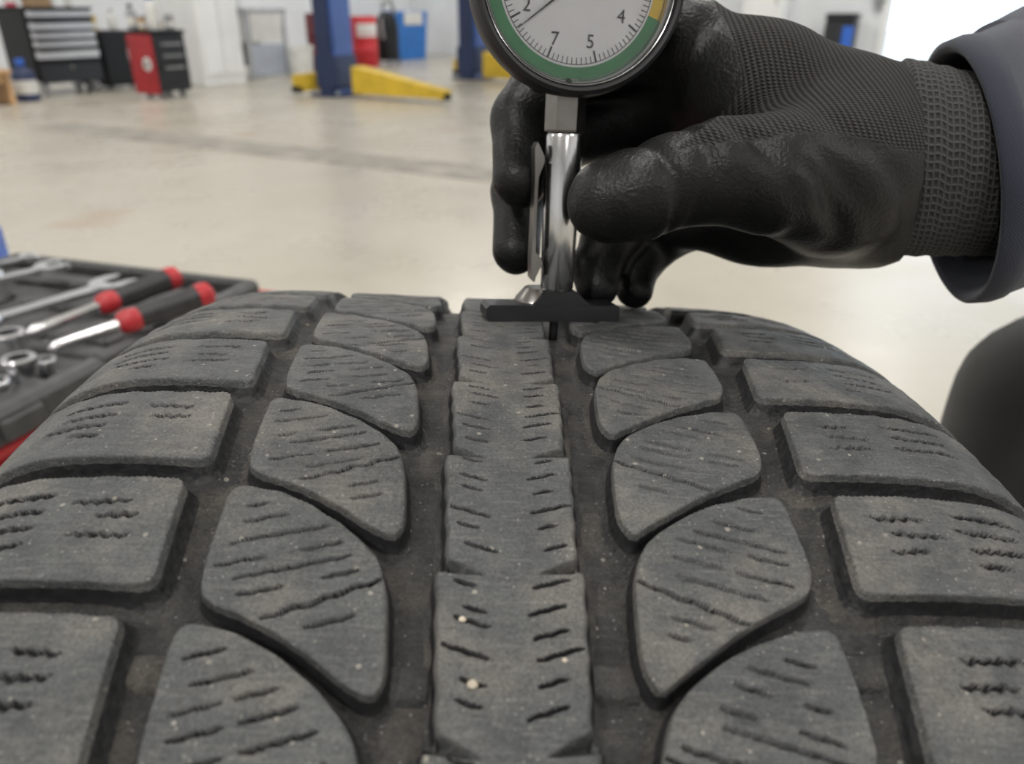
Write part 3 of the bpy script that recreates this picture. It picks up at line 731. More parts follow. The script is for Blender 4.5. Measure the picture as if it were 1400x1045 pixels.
def twill_material(name, c0, c1):
    m, nt, b = nodes_of(name); tc = N(nt, 'ShaderNodeTexCoord')
    wv = N(nt, 'ShaderNodeTexWave'); wv.inputs['Scale'].default_value = 800; wv.inputs['Distortion'].default_value = 1.2; wv.inputs['Detail'].default_value = 2; wv.bands_direction = 'DIAGONAL'
    nz = N(nt, 'ShaderNodeTexNoise'); nz.inputs['Scale'].default_value = 35; nz.inputs['Detail'].default_value = 6
    for n in (wv, nz): nt.links.new(tc.outputs['Object'], n.inputs['Vector'])
    f = math_(nt, 'ADD', math_(nt, 'MULTIPLY', wv.outputs['Fac'], .25), math_(nt, 'MULTIPLY', nz.outputs['Fac'], .6))
    nt.links.new(ramp(nt, f, .25, .85, c0, c1), b.inputs['Base Color']); b.inputs['Roughness'].default_value = .85
    b.inputs['Sheen Weight'].default_value = .15
    bp = N(nt, 'ShaderNodeBump'); bp.inputs['Strength'].default_value = .5; bp.inputs['Distance'].default_value = .0005
    nt.links.new(f, bp.inputs['Height']); nt.links.new(bp.outputs[0], b.inputs['Normal'])
    return m
M_GLOVE = glove_material(); M_CUFF = cuff_material()
M_NAVY = twill_material('navy_twill', (.012, .015, .028, 1), (.040, .046, .074, 1))
M_TROU = twill_material('dark_work_trousers', (.010, .011, .010, 1), (.028, .029, .026, 1))
M_SKIN = mat('skin', (.34, .19, .135), .55, var=.1, vs=60, bump=.1, bs=500)
person = empty('person', (.62, .55, 0))
tag(person, 'crouching person in navy jacket, dark trousers and black knit glove, gripping the dial gauge', 'person')
def adopt(o): o.parent = person; o.matrix_parent_inverse = person.matrix_world.inverted() if False else Matrix.Translation(-Vector((.62, .55, 0))); return o
px = lambda r, z: r*z/FPX                                     # pixel radius at depth -> metres
# chains of (x px, y px, depth, radius px)
chains = {
    'thumb': [(831, 276, .2168, 56), (880, 264, .2150, 60), (930, 246, .2138, 61), (985, 234, .2128, 68), (1060, 240, .213, 76)],
    'index': [(711, 246, .240, 38), (713, 165, .247, 40), (752, 100, .254, 46), (850, 70, .252, 50), (935, 62, .2435, 64)],
    'middle': [(706, 342, .256, 33), (710, 262, .264, 36), (770, 185, .275, 44), (880, 150, .270, 56), (975, 120, .255, 72)],
    'ring': [(817, 392, .2575, 29), (815, 366, .2595, 31), (830, 330, .264, 34), (880, 270, .268, 46), (980, 220, .262, 66)],
    'little': [(868, 396, .270, 26), (868, 372, .273, 27), (882, 345, .277, 32), (930, 300, .278, 44), (1010, 270, .268, 62)],
}
palm = [((950, 66, .2425, 54), (1040, 128, .238, 84)), ((1040, 128, .238, 84), (1150, 194, .236, 102)), ((1150, 194, .236, 102), (1226, 222, .238, 106)),
        ((985, 130, .252, 68), (1120, 215, .245, 104)), ((1000, 215, .258, 66), (1130, 250, .246, 96)),
        ((1060, 240, .213, 76), (1140, 240, .224, 100)), ((1140, 240, .224, 100), (1226, 220, .236, 102)), ((1020, 270, .262, 62), (1170, 252, .248, 98)),
        ((930, 300, .266, 40), (1040, 296, .258, 56)), ((1040, 296, .258, 56), (1190, 270, .246, 86))]
def W(c): return U(c[0], c[1], c[2]), px(c[3], c[2])
def hand_sdf(P):
    d = None
    for a, b in palm:
        (pa, ra), (pb, rb) = W(a), W(b); e = rcone(P, pa, pb, ra, rb); d = e if d is None else smin(d, e, .010)
    for nm, ch in chains.items():
        f = None
        for a, b in zip(ch[:-1], ch[1:]):
            (pa, ra), (pb, rb) = W(a), W(b); e = rcone(P, pa, pb, ra, rb); f = e if f is None else smin(f, e, .004)
        d = smin(d, f, .006 if nm == 'thumb' else .004)
    # folds of the glove across the thumb base and at the joints
    q = P-U(985, 232, .209)
    ax = (U(1250, 220, .236)-U(930, 243, .207)); ax /= np.linalg.norm(ax)
    for (x, y, z, amp, wd, tilt) in ((905, 248, .207, .0011, .0018, .2), (945, 236, .207, .0009, .0022, -.1), (1090, 270, .21, .0016, .0026, 1.2), (1125, 262, .21, .0013, .0026, 1.2), (1165, 250, .215, .0012, .003, 1.0), (1005, 215, .208, .0010, .0025, .6)):
        c = U(x, y, z); dirv = ax+tilt*AXW[1]*1.0; dirv = dirv/np.linalg.norm(dirv); s = (P-c) @ dirv; rad = np.linalg.norm(P-c, axis=-1)
        d = d+1.2*amp*np.exp(-(s/wd)**2)*np.exp(-(rad/.022)**2)
    r2 = .00022*np.sin((P @ ax)*420+np.sin(P[..., 2]*160)*1.5)*np.sin(P[..., 2]*210+P[..., 0]*90)
    tc_ = AXW[0]*.93-AXW[2]*.30; tc_ = tc_/np.linalg.norm(tc_)
    return np.maximum(d+r2, (P-U(1236, 218, .237)) @ tc_)
GV_, GQ = sdf_mesh('glove', hand_sdf, U(640, 470, .30)*0+np.array([-.035, .16, .60]), np.array([.165, .32, .86]), .0011)
me = quick_mesh('glove', GV_, GQ)
pj = np.array([(700+FPX*((v-CAM) @ AXW[0])/((v-CAM) @ AXW[2]), 522.5-FPX*((v-CAM) @ AXW[1])/((v-CAM) @ AXW[2]), (v-CAM) @ AXW[2]) for v in GV_])
hx_ = (GV_-U(1240, 215, .236)) @ (AXW[0]); hy_ = (GV_-U(1240, 215, .236)) @ AXW[1]; hz_ = (GV_-U(1240, 215, .236)) @ AXW[2]
# the dip line on the hand: along the thumb to the wrist, and across the knuckles
line = np.interp(pj[:, 0], [640, 880, 960, 1030, 1090, 1160, 1215, 1245, 1400], [0, 212, 196, 190, 180, 183, 196, 206, 215])
coat = np.clip((pj[:, 1]-line)/5+.5, 0, 1)
kn = np.interp(pj[:, 1], [0, 60, 110, 150, 200], [975, 1008, 1020, 995, 930]); coat = np.maximum(coat, np.clip((kn-pj[:, 0])/5+.5, 0, 1))
at = me.attributes.new('coat', 'FLOAT', 'POINT'); at.data.foreach_set('value', coat.astype(np.float32))
ang = np.arctan2(hy_, -hz_)
kv = np.stack([hx_+.006*np.sin(hy_*40), ang*.030+.25*hx_*np.clip((hx_*-1-.02)*12, 0, 1), 0*hx_], 1)
at = me.attributes.new('knit', 'FLOAT_VECTOR', 'POINT'); at.data.foreach_set('vector', kv.astype(np.float32).ravel())
me.materials.append(M_GLOVE); glove = adopt(link('glove', me))
glove['label'] = 'black knit work glove with dipped palm and fingers'
# ---- swept tubes with elliptical sections for cuff, wrist and sleeve
def sweep(name, secs, m, n=72, wob=None, closed_end=False, parent=None, up=AXW[1]):
    """secs: (centre, axis, r_up, r_side); uv in metres"""
    V = []; UVl = []; dist = 0; prevc = None
    for i, (c, t, ru, rsd) in enumerate(secs):
        t = np.array(t)/np.linalg.norm(t); a = np.cross(t, up); a /= np.linalg.norm(a); b_ = np.cross(a, t)
        if prevc is not None: dist += np.linalg.norm(c-prevc)
        prevc = c
        for k in range(n+1):
            q = 2*PI*k/n; f = 1+(wob(i, q) if wob else 0)
            V.append(c+f*(b_*ru*math.cos(q)+a*rsd*math.sin(q))); UVl.append((dist, q*ru))
    F = []
    for j in range(len(secs)-1):
        for k in range(n): F.append((j*(n+1)+k, j*(n+1)+k+1, (j+1)*(n+1)+k+1, (j+1)*(n+1)+k))
    me = quick_mesh(name, V, F); uv = me.uv_layers.new(name='UVMap'); UVa = np.array(UVl); li = np.array(F).ravel()
    uv.data.foreach_set('uv', UVa[li].astype(np.float32).ravel()); me.materials.append(m)
    return link(name, me)
Wa, Wb = U(1222, 218, .237), U(1372, 234, .247)
tdir = Wb-Wa; tl = np.linalg.norm(tdir); tdir /= tl
secs = []
for i, f in enumerate(np.linspace(0, 1, 40)):
    r = px(np.interp(f, [0, .04, .1, .8, .97, 1], [118, 126, 128, 120, 118, 112]), .24); r += .0002*math.sin(i*.9)
    secs.append((Wa+tdir*tl*f, AXW[0]*.93-AXW[2]*.30, r, r*1.05))
cuff = adopt(sweep('cuff', secs, M_CUFF)); cuff.parent = glove; cuff.matrix_parent_inverse = glove.matrix_world.inverted() if False else Matrix.Identity(4)
cuff.matrix_parent_inverse = Matrix.Translation(-Vector((0, 0, 0)))
ELB = np.array([.50, .52, .74]); SHO = np.array([.78, .62, 1.12])
adopt(sweep('wrist', [(Wb-tdir*.03-AXW[1]*.007+(ELB-Wb)*f, ELB-Wb, .020+.006*f, .022+.006*f) for f in np.linspace(0, .8, 12)], M_SKIN))
# sleeve: rolled hem at the wrist, folds, up the arm to the shoulder
SA = U(1306, 243, .250)
path = [SA, SA+(ELB-SA)*.33, SA+(ELB-SA)*.66, ELB, ELB+(SHO-ELB)*.3, ELB+(SHO-ELB)*.65, SHO]
rad = [.0405, .050, .058, .066, .074, .084, .092]
P_ = np.array(path); tt = np.linspace(0, 6, 90); secs = []
cen = np.stack([np.interp(tt, range(7), P_[:, i]) for i in range(3)], 1)
for _ in range(6): cen[1:-1] = (cen[:-2]+2*cen[1:-1]+cen[2:])/4
rr_ = np.interp(tt, range(7), rad)
hemt = AXW[0]*.95-AXW[2]*.22+AXW[1]*.15; hemt /= np.linalg.norm(hemt)
inner = []
for i in range(len(tt)):
    t = cen[min(i+1, len(tt)-1)]-cen[max(i-1, 0)]; t = t/np.linalg.norm(t); k = np.clip(i/14, 0, 1); t = hemt*(1-k)+t*k
    secs.append((cen[i], t, rr_[i], rr_[i]))
hem = [(secs[8][0], secs[8][1], .034, .034), (secs[3][0], secs[3][1], .036, .036), (secs[0][0]-hemt*.000, hemt, .0375, .0375), (secs[0][0]-hemt*.0012, hemt, .0388, .0388), (secs[0][0]-hemt*.0008, hemt, .0404, .0404)]
hem2 = [(secs[0][0]+hemt*.004, hemt, .0410, .0410), (secs[0][0]+hemt*.0068, hemt, .0406, .0406), (secs[0][0]+hemt*.0074, hemt, .0400, .0400)]
allsec = hem+hem2+[(c+hemt*.0078 if i < 3 else c, t, a, b) for i, (c, t, a, b) in enumerate(secs) if i > 1]
def wob(i, q): return .05*math.sin(3*q+i*.12)*min(1, max(0, i-2)/10)+.025*math.sin(5*q-i*.31)*min(1, max(0, i-4)/10)+.03*math.sin(2*q+1.0)
slv = adopt(sweep('jacket_sleeve', allsec, M_NAVY, 96, wob)); slv['label'] = 'navy twill jacket sleeve with a stitched hem'
# ---- jacket body and trousers, mostly outside the picture
def body_sdf(P):
    d = rcone(P, np.array([.98, .72, .50]), np.array([.92, .68, 1.08]), .17, .19)
    d = smin(d, rcone(P, np.array([.80, .63, 1.10]), np.array([.98, .78, 1.12]), .085, .10), .08)
    return d+.004*np.sin(P[..., 2]*38+P[..., 0]*20)
V, Q = sdf_mesh('jacket', body_sdf, (.68, .40, .25), (1.3, 1.0, 1.38), .016)
me = quick_mesh('jacket', V, Q); me.materials.append(M_NAVY); adopt(link('jacket', me))
KNEE = U(1512, 612, .45); HIP = np.array([.93, .70, .42])
ANK = np.array([KNEE[0]+.07, KNEE[1]+.06, .10])
def leg_sdf(P):
    d = smin(rcone(P, KNEE, HIP, .082, .115), rcone(P, KNEE, ANK, .080, .062), .03)
    d = smin(d, rcone(P, HIP, HIP+np.array([.06, .12, 0]), .13, .13), .06)
    k2 = KNEE+np.array([.50, .45, -.22])
    d = np.minimum(d, smin(rcone(P, HIP+np.array([.06, .14, 0]), k2, .11, .08), rcone(P, k2, k2+np.array([.3, .1, -.12]), .08, .06), .03))
    return d+.003*np.sin(P[..., 2]*60+np.sin(P[..., 0]*40)*1.2)*np.sin(P[..., 1]*30+P[..., 2]*20)
V, Q = sdf_mesh('trousers', leg_sdf, (.25, .15, .04), (1.25, 1.15, .70), .011)
me = quick_mesh('trousers', V, Q); me.materials.append(M_TROU); t_ = adopt(link('trousers', me)); t_['label'] = 'dark work trousers, bent knee beside the tyre'
M_BOOT = mat('black_leather', (.015, .014, .013), .45, bump=.3, bs=120)
def boot_sdf(P):
    A_ = np.array([ANK[0], ANK[1], .05]); d = rcone(P, A_+np.array([.03, .02, 0]), A_+np.array([-.13, -.06, -.012]), .05, .036)
    d = smin(d, rcone(P, A_, ANK+np.array([0, 0, .04]), .05, .055), .02); return np.maximum(d, -P[..., 2]+.001)
V, Q = sdf_mesh('boot', boot_sdf, (ANK[0]-.22, ANK[1]-.2, -.01), (ANK[0]+.12, ANK[1]+.12, .22), .007)
me = quick_mesh('boot', V, Q); me.materials.append(M_BOOT); adopt(link('boot', me))

# ================================================================== tool case on the red trolley, left of the tyre
M_CASE = mat('black_moulded_plastic', (.042, .042, .043), .42, var=.2, vs=60, bump=.2, bs=400)
M_RED = mat('red_enamel', (.36, .016, .022), .35, var=.1, vs=8)
M_REDP = mat('red_plastic', (.42, .022, .030), .4, var=.1, vs=60)
M_GRIP = mat('black_rubber_grip', (.030, .029, .030), .6, var=.2, vs=90, bump=.3, bs=300)
M_BLUE = mat('blue_plastic', (.03, .13, .55), .4, var=.1, vs=30)
M_TOOL = mat('bright_chrome_tool', (.80, .80, .82), .2, 1.0, var=.04, vs=60)
M_DRK = mat('charcoal_enamel', (.017, .019, .024), .45, var=.15, vs=6)
M_CAST = mat('caster_grey', (.36, .37, .39), .35, .3, var=.1)
ZT = .39
TA = np.array([-.31, -.95, 0]); TA /= np.linalg.norm(TA); TB = np.array([TA[1], -TA[0], 0])
TO = np.array([-.378, 1.09, 0])
trz = math.atan2(TA[1], TA[0])                               # local x towards the camera, local y to the right (inside is -y)
cart = empty('tool_trolley', TO+TA*.27-TB*-.27*1.0, trz)
# local frame: x along TA, y = z cross x
ly = np.array([-TA[1], TA[0], 0])
sgn = 1 if ly @ TB > 0 else -1                               # TB points left, away from the tyre
def TP(a, b, z): return TO+TA*a+TB*b+np.array([0, 0, z])
C0 = TP(.27, .27, 0)
cart.location = C0
def cl_(p): p = np.asarray(p)-C0; return (p @ TA, p @ ly, p[2])
MB().box((0, 0, .215), (.62, .50, .25), .012).build('body', M_RED, cart)
MB().box((0, 0, .3425), (.66, .54, .019), .006).build('top', M_RED, cart)
for i in range(3):
    d = MB().box((.0, -sgn*.252, .125+.082*i), (.56, .012, .074), .004).build('drawer', M_RED, cart)
    MB().box((.0, -sgn*.262, .150+.082*i), (.40, .012, .012), .004).build('handle', M_CHR, d)
for x in (-.26, .26):
    for y in (-.2, .2):
        c = MB().lathe([(.018, -.014), (.038, -.012), (.040, 0), (.038, .012), (.018, .014)], 20, (x, y, .04), axis=(0, 1, 0)).build('caster', M_GRIP, cart)
        MB().box((x, y, .078), (.03, .04, .03), .004).build('fork', M_CAST, c)
tag(cart, 'low red tool trolley under the open black tool case', 'trolley')
case_ = empty('tool_case', TP(.27, .24, .352), trz)
LA, LB, TH = .54, .46, .038
def tc_(mb, a0, a1, b0, b1, z0, z1, bev=.004):               # box in case coordinates (a from far edge, b from right edge, z above the trolley top)
    x0, x1 = a0-.27, a1-.27; y0, y1 = (b0-.24)*sgn, (b1-.24)*sgn
    return mb.box(((x0+x1)/2, (y0+y1)/2, (z0+z1)/2), (abs(x1-x0), abs(y1-y0), z1-z0), bev)
b_ = MB(); tc_(b_, 0, LA, 0, LB, 0, .014); b_.build('base', M_CASE, case_)
for a0, a1, b0, b1 in ((0, .018, 0, LB), (LA-.018, LA, 0, LB), (0, LA, LB-.018, LB), (0, .16, -.006, .016), (.16, .30, .004, .022), (.30, LA, -.010, .016)):
    r = MB(); tc_(r, a0, a1, b0, b1, .0, TH, .006); r.build('rim', M_CASE, case_)
for a0, a1, b0, b1, h in ((.03, .10, .03, .12, .022), (.03, .07, .17, .44, .024), (.115, .15, .10, .30, .023), (.20, .235, .06, .20, .024), (.29, .33, .02, .10, .026), (.30, .40, .12, .20, .022), (.34, .50, .03, .06, .024), (.36, .40, .22, .40, .022), (.44, .50, .10, .30, .024), (.12, .28, .33, .42, .022), (.24, .27, .03, .15, .020)):
    r = MB(); tc_(r, a0, a1, b0, b1, .012, h, .005); r.build('moulded_divider', M_CASE, case_)
for a in (.12, .42):
    l = MB(); tc_(l, a-.025, a+.025, -.016, -.004, .006, .030, .003); l.build('latch', M_CASE, case_)
tag(case_, 'open black moulded tool case holding chrome tools beside the tyre', 'tool case')
def tool_frame(p, q):
    x = q-p; L = np.linalg.norm(x); x /= L; y = np.cross([0, 0, 1], x); y /= np.linalg.norm(y); z = np.cross(x, y)
    return Matrix.Translation(p) @ Matrix(np.stack([x, y, z], 1).tolist()).to_4x4(), L
def wrench(name, p, q, w, th, label):
    m, L = tool_frame(p, q); t = empty(name, mtx=m)
    sh = MB(); sh.prism([(0.012, -w*.42), (L*.5, -w*.36), (L-.03, -w*.5), (L-.03, w*.5), (L*.5, w*.36), (0.012, w*.42)], 0, th)
    sh.build('shank', M_TOOL, t)
    R_ = w*1.15; pts = []
    for k in range(15): a = math.radians(40+ (320-40)*k/14); pts.append((L-.022+R_*math.cos(a), R_*math.sin(a)))
    pts += [(L-.022+R_*.45, -R_*.42), (L-.022-R_*.28, -R_*.36), (L-.022-R_*.28, R_*.36), (L-.022+R_*.45, R_*.42)]
    MB().prism(pts, -.001, th+.002).build('open_jaw', M_TOOL, t)
    rg = MB(); n = 28
    V = []; F = []
    for k in range(n):
        a = 2*PI*k/n
        for r, z in ((w*.5, -.001), (w*.9, -.001), (w*.9, th+.002), (w*.5, th+.002)): V.append((r*math.cos(a), r*math.sin(a), z))
    for k in range(n):
        k2 = (k+1) % n
        for j in range(4): F.append((k*4+j, k2*4+j, k2*4+(j+1) % 4, k*4+(j+1) % 4))
    rg.add(V, F, True).build('ring_end', M_TOOL, t)
    return tag(t, label, 'wrench', 'wrenches in the tool case')
wrench('combination_wrench', PL(-75, 462, .383), PL(176, 387, .386), .028, .008, 'long chrome wrench lying behind the screwdrivers in the tool case')
wrench('combination_wrench', PL(-70, 402, .392), PL(94, 364, .394), .022, .007, 'shorter chrome wrench at the far edge of the tool case')
wrench('combination_wrench', PL(-60, 376, .392), PL(62, 350, .394), .013, .005, 'slimmest chrome wrench, farthest from the tyre in the tool case')
def driver(tip, end, ball, label):
    m, L = tool_frame(tip, end); t = empty('screwdriver', mtx=m)
    X = (1, 0, 0); r = .0072
    hs = L-.118
    MB().lathe([(.0012, 0), (.0040, .004), (.0066, .010), (r, .016), (r, hs)], 16, axis=X).build('shaft', M_TOOL, t)
    if ball: MB().lathe([(.003, -.004), (.0075, .002), (.009, .008), (.0075, .014), (.005, .020)], 18, axis=X).build('bit_holder', M_TOOL, t)
    MB().lathe([(.008, hs-.004), (.013, hs), (.0150, hs+.008), (.0142, hs+.018), (.0125, hs+.022)], 24, axis=X).build('collar', M_REDP, t)
    g = MB(); n = 36; V = []; F = []
    pr_ = [(.0125, hs+.022), (.0142, hs+.030), (.0158, hs+.048), (.0150, hs+.066), (.0152, hs+.084), (.0162, hs+.098)]
    for rr, xx in pr_:
        for k in range(n):
            a = 2*PI*k/n; q = rr*(1-.07*(math.cos(6*a) > .3)); V.append((xx, q*math.cos(a), q*math.sin(a)))
    for j in range(len(pr_)-1):
        for k in range(n): F.append((j*n+k, j*n+(k+1) % n, (j+1)*n+(k+1) % n, (j+1)*n+k))
    g.add(V, F, True).build('grip', M_GRIP, t)
    MB().lathe([(.0164, hs+.097), (.0168, hs+.106), (.0150, hs+.114), (.009, hs+.118)], 24, axis=X).build('end_cap', M_REDP, t)
    return tag(t, label, 'screwdriver', 'screwdrivers in the tool case')
driver(PL(42, 455, .394), PL(244, 377, .410), True, 'screwdriver with red-black handle and chrome bit holder, farther one')
driver(PL(66, 477, .396), PL(290, 400, .4155), False, 'screwdriver with red-black handle nearest the tyre')
for i, (x, y, r, h, lb) in enumerate(((22, 492, .019, .036, 'tall chrome socket in the tool case, second from the left edge'), (36, 526, .018, .034, 'chrome socket nearest the trolley edge in the tool case'), (-8, 466, .016, .034, 'chrome socket at the picture edge, left of the tall socket'),
                                      (2, 545, .014, .022, 'smallest chrome socket at the near end of the tool case'), (68, 512, .012, .020, 'low chrome socket just right of the tall socket'), (-2, 398, .013, .03, 'chrome socket between the two far wrenches'))):
    p = PL(x, y, .368); t = empty('socket', p)
    MB().lathe([(r*.62, .004), (r*.62, h), (r*.93, h), (r, h-.0015), (r, h*.55), (r*.9, h*.5), (r*.9, .001), (r*.6, 0)], 28, cap=False).build('shell', M_TOOL, t)
    MB().lathe([(r*.63, .003), (r*.3, .0045), (.0005, .0045)], 16).build('drive_recess', M_DRK, t)
    tag(t, lb, 'socket', 'sockets in the tool case')
jp = PL(-32, 362, .352); jp = np.array([jp[0], jp[1], .352])
j = empty('blue_jug', jp, .35)
jb = MB(); jb.add([(x*.045*s_, y*.03*s_, z) for s_, z in ((.96, 0), (1, .006), (1, .052), (.86, .068), (.4, .082)) for x, y in ((-1, -1), (1, -1), (1, 1), (-1, 1))],
    [(3, 2, 1, 0), (16, 17, 18, 19)]+[(r*4+k, r*4+(k+1) % 4, r*4+4+(k+1) % 4, r*4+4+k) for r in range(4) for k in range(4)]); jb.build('bottle', M_BLUE, j)
MB().lathe([(.012, .081), (.013, .083), (.013, .094), (.011, .096)], 20).build('cap', M_BLUE, j)
tag(j, 'bright blue plastic jug standing beyond the tool case', 'jug')

# ================================================================== the workshop along the left wall
M_SIL = mat('silver_drawer_front', (.66, .67, .71), .35, .35, var=.05, vs=6)
M_BLKE = mat('black_enamel', (.007, .008, .010), .42, var=.15, vs=4, spec=.3)
M_TAN = mat('pale_wood', (.50, .31, .16), .6, var=.15, vs=8, bump=.2, bs=60)
M_LIFT = mat('lift_blue', (.040, .090, .30), .4, var=.12, vs=3)
M_LIFTD = mat('lift_dark_blue', (.016, .030, .085), .45, var=.12, vs=3)
M_YELL = mat('safety_yellow', (.62, .42, .03), .45, var=.12, vs=5)
M_PLW = mat('white_plastic', (.72, .72, .70), .4, var=.05, vs=8)
M_PINK = mat('pink_red_plastic', (.60, .06, .12), .4, var=.1)
M_GREYP = mat('grey_plastic', (.30, .31, .32), .5, var=.1, vs=8)
M_CARD = mat('brown_card', (.45, .30, .18), .8, var=.1, vs=9)
M_SINK = mat('galvanised_steel', (.46, .47, .49), .4, .4, var=.12, vs=6)
M_REDB = mat('drum_red', (.55, .025, .035), .35, var=.08, vs=5)
M_DKR = mat('dark_red_paint', (.16, .015, .018), .45, var=.12, vs=5)
M_BLUB = mat('drum_blue', (.02, .17, .55), .35, var=.08, vs=5)
M_BLUD = mat('dark_blue_plastic', (.02, .035, .10), .4, var=.1, vs=5)
M_PANEL = mat('blue_grey_panel', (.46, .50, .58), .5, var=.06, vs=5)
def along(P, pxr, d=E1):
    lo, hi = 0.0, 6.0
    for _ in range(40):
        m = (lo+hi)/2
        if (PJ(P+d*m)[0] < pxr) == (PJ(P+d*.01)[0] > PJ(P)[0]): lo = m
        else: hi = m
    return lo
def tall(P, py):
    lo, hi = 0.0, 6.0
    for _ in range(40):
        m = (lo+hi)/2
        if PJ(P+np.array([0, 0, m]))[1] > py: lo = m
        else: hi = m
    return lo
def thing(name, P, label, cat, group=None, rz=RZ): return tag(empty(name, P, rz), label, cat, group)
def casters(t, W, D, r, inset=.06):
    for x in (inset, W-inset):
        for y in (inset, D-inset):
            c = MB().lathe([(r*.5, -.016), (r*.95, -.014), (r, 0), (r*.95, .014), (r*.5, .016)], 18, (x, y, r), axis=(1, 0, 0)).build('caster', M_CAST, t)
            MB().box((x, y, r*2), (.05, .05, .02), .004).build('caster_plate', M_CAST, c)
# ---- tool chest
P = PL(60, 133); W_ = along(P, 149); H_ = tall(P, 12); D_ = .46
t = thing('tool_chest', P, 'black rolling tool chest with wide silver drawers', 'tool chest')
MB().box((W_/2, D_/2+.01, .13+(H_-.13)/2), (W_, D_, H_-.13), .012).build('body', M_BLKE, t)
MB().box((W_/2, D_/2, H_+.008), (W_*1.02, D_*1.04, .02), .006).build('top', M_BLKE, t)
zs = [(.905, .985), (.765, .855), (.665, .745), (.565, .645), (.425, .535)]
for z0, z1 in zs:
    d = MB().box((W_*.5, -.006, H_*(z0+z1)/2), (W_*.93, .022, H_*(z1-z0)*.82), .005).build('drawer', M_SIL, t)
    MB().box((W_*.5, -.024, H_*z1-.012), (W_*.88, .018, .014), .004).build('pull', M_CHR, d)
d = MB().box((W_*.5, -.004, H_*.26), (W_*.93, .016, H_*.22), .006).build('lower_door', M_DRK, t)
MB().lathe([(.010, 0), (.012, .006), (.012, .012)], 14, (W_*.5, -.012, H_*.33), axis=(0, -1, 0)).build('lock', M_CHR, d)
casters(t, W_, D_, .065, .08)
def bottle(name, p, r, h, m, mc, label, cat='bottle', neck=.35, group='bottles and cans along the left wall'):
    t = thing(name, p, label, cat, group)
    MB().lathe([(r*.9, 0), (r, .008), (r, h*.62), (r*.8, h*.74), (r*neck, h*.82), (r*neck, h*.86)], 22).build('body', m, t)
    MB().lathe([(r*neck*1.25, h*.85), (r*neck*1.3, h*.87), (r*neck*1.3, h*.98), (r*neck*1.1, h)], 18).build('cap', mc, t)
    MB().lathe([(r*1.01, h*.18), (r*1.01, h*.5)], 22, cap=False).build('label', M_PLW, t)
    return t
EX = lambda P, x, y, z: P+E1*x-E2*y+np.array([0, 0, z])
ctop = H_+.018
bottle('bottle', EX(P, .05, .25, ctop), .05, .20, M_PINK, M_PLW, 'pink-red bottle at the left end of the tool chest top')
bx_ = thing('cardboard_box', EX(P, .27, .2, ctop), 'open brown cardboard box on top of the black tool chest', 'box')
for q, d in (((0, -.07, .05), (.20, .006, .10)), ((0, .07, .05), (.20, .006, .10)), ((-.10, 0, .05), (.006, .14, .10)), ((.10, 0, .05), (.006, .14, .10)), ((0, 0, .004), (.20, .14, .006))):
    MB().box(q, d, .001).build('panel', M_CARD, bx_)
for s_ in (-1, 1): MB().box((0, s_*.10, .105), (.19, .06, .004), .001).build('flap', M_CARD, bx_)
bottle('spray_can', EX(P, .42, .2, ctop), .03, .16, M_SIL, M_DKR, 'silver spray can beside the cardboard box on the tool chest', 'spray can', .5)
bottle('bottle', EX(P, W_-.1, .2, ctop), .04, .19, M_PLW, M_BLUE, 'white bottle with blue cap at the right end of the tool chest')
# ---- wooden stool and blue jug in front of the chest
P = PL(-14, 147); W_ = along(P, 27); H_ = tall(P, 97)
t = thing('step_stool', P, 'small pale wooden step stool at the left picture edge', 'stool')
MB().box((W_/2, .13, H_-.02), (W_, .28, .04), .008).build('seat', M_TAN, t)
for x in (.025, W_-.035): MB().box((x, .13, (H_-.04)/2), (.04, .25, H_-.04), .006).build('leg', M_TAN, t)
MB().box((W_/2, .04, H_*.74), (W_-.1, .02, H_*.3), .004).build('apron', M_TAN, t)
bottle('jug', PL(40, 138), .10, .36, M_BLUD, M_BLUE, 'dark blue jug with white label on the floor left of the tool chest', 'jug', .3)
# ---- black cabinet between the chest and the red cart
P = PL(150, 124); W_ = along(P, 190); H_ = tall(P, 42); D_ = .45
t = thing('black_cabinet', P, 'narrow black cabinet between the tool chest and the red cart', 'cabinet')
MB().box((W_/2, D_/2, H_/2+.02), (W_, D_, H_-.04), .01).build('body', M_BLKE, t)
d = MB().box((W_/2, -.008, H_/2+.02), (W_*.9, .02, H_*.86), .006).build('door', M_BLKE, t)
MB().box((W_*.82, -.026, H_*.6), (.015, .02, .12), .004).build('handle', M_CHR, d)
for x in (.04, W_-.04):
    for y in (.05, D_-.05): MB().lathe([(.022, 0), (.025, .005), (.02, .05)], 12, (x, y, 0)).build('foot', M_GREYP, t)
bottle('yellow_tub', EX(P, .02, .10, H_), .055, .14, M_YELL, M_YELL, 'yellow tub on the narrow black cabinet', 'tub', .8)
bottle('bottle', EX(P, W_-.07, .12, H_), .042, .20, M_PLW, M_GREYP, 'white bottle beside the yellow tub on the black cabinet')
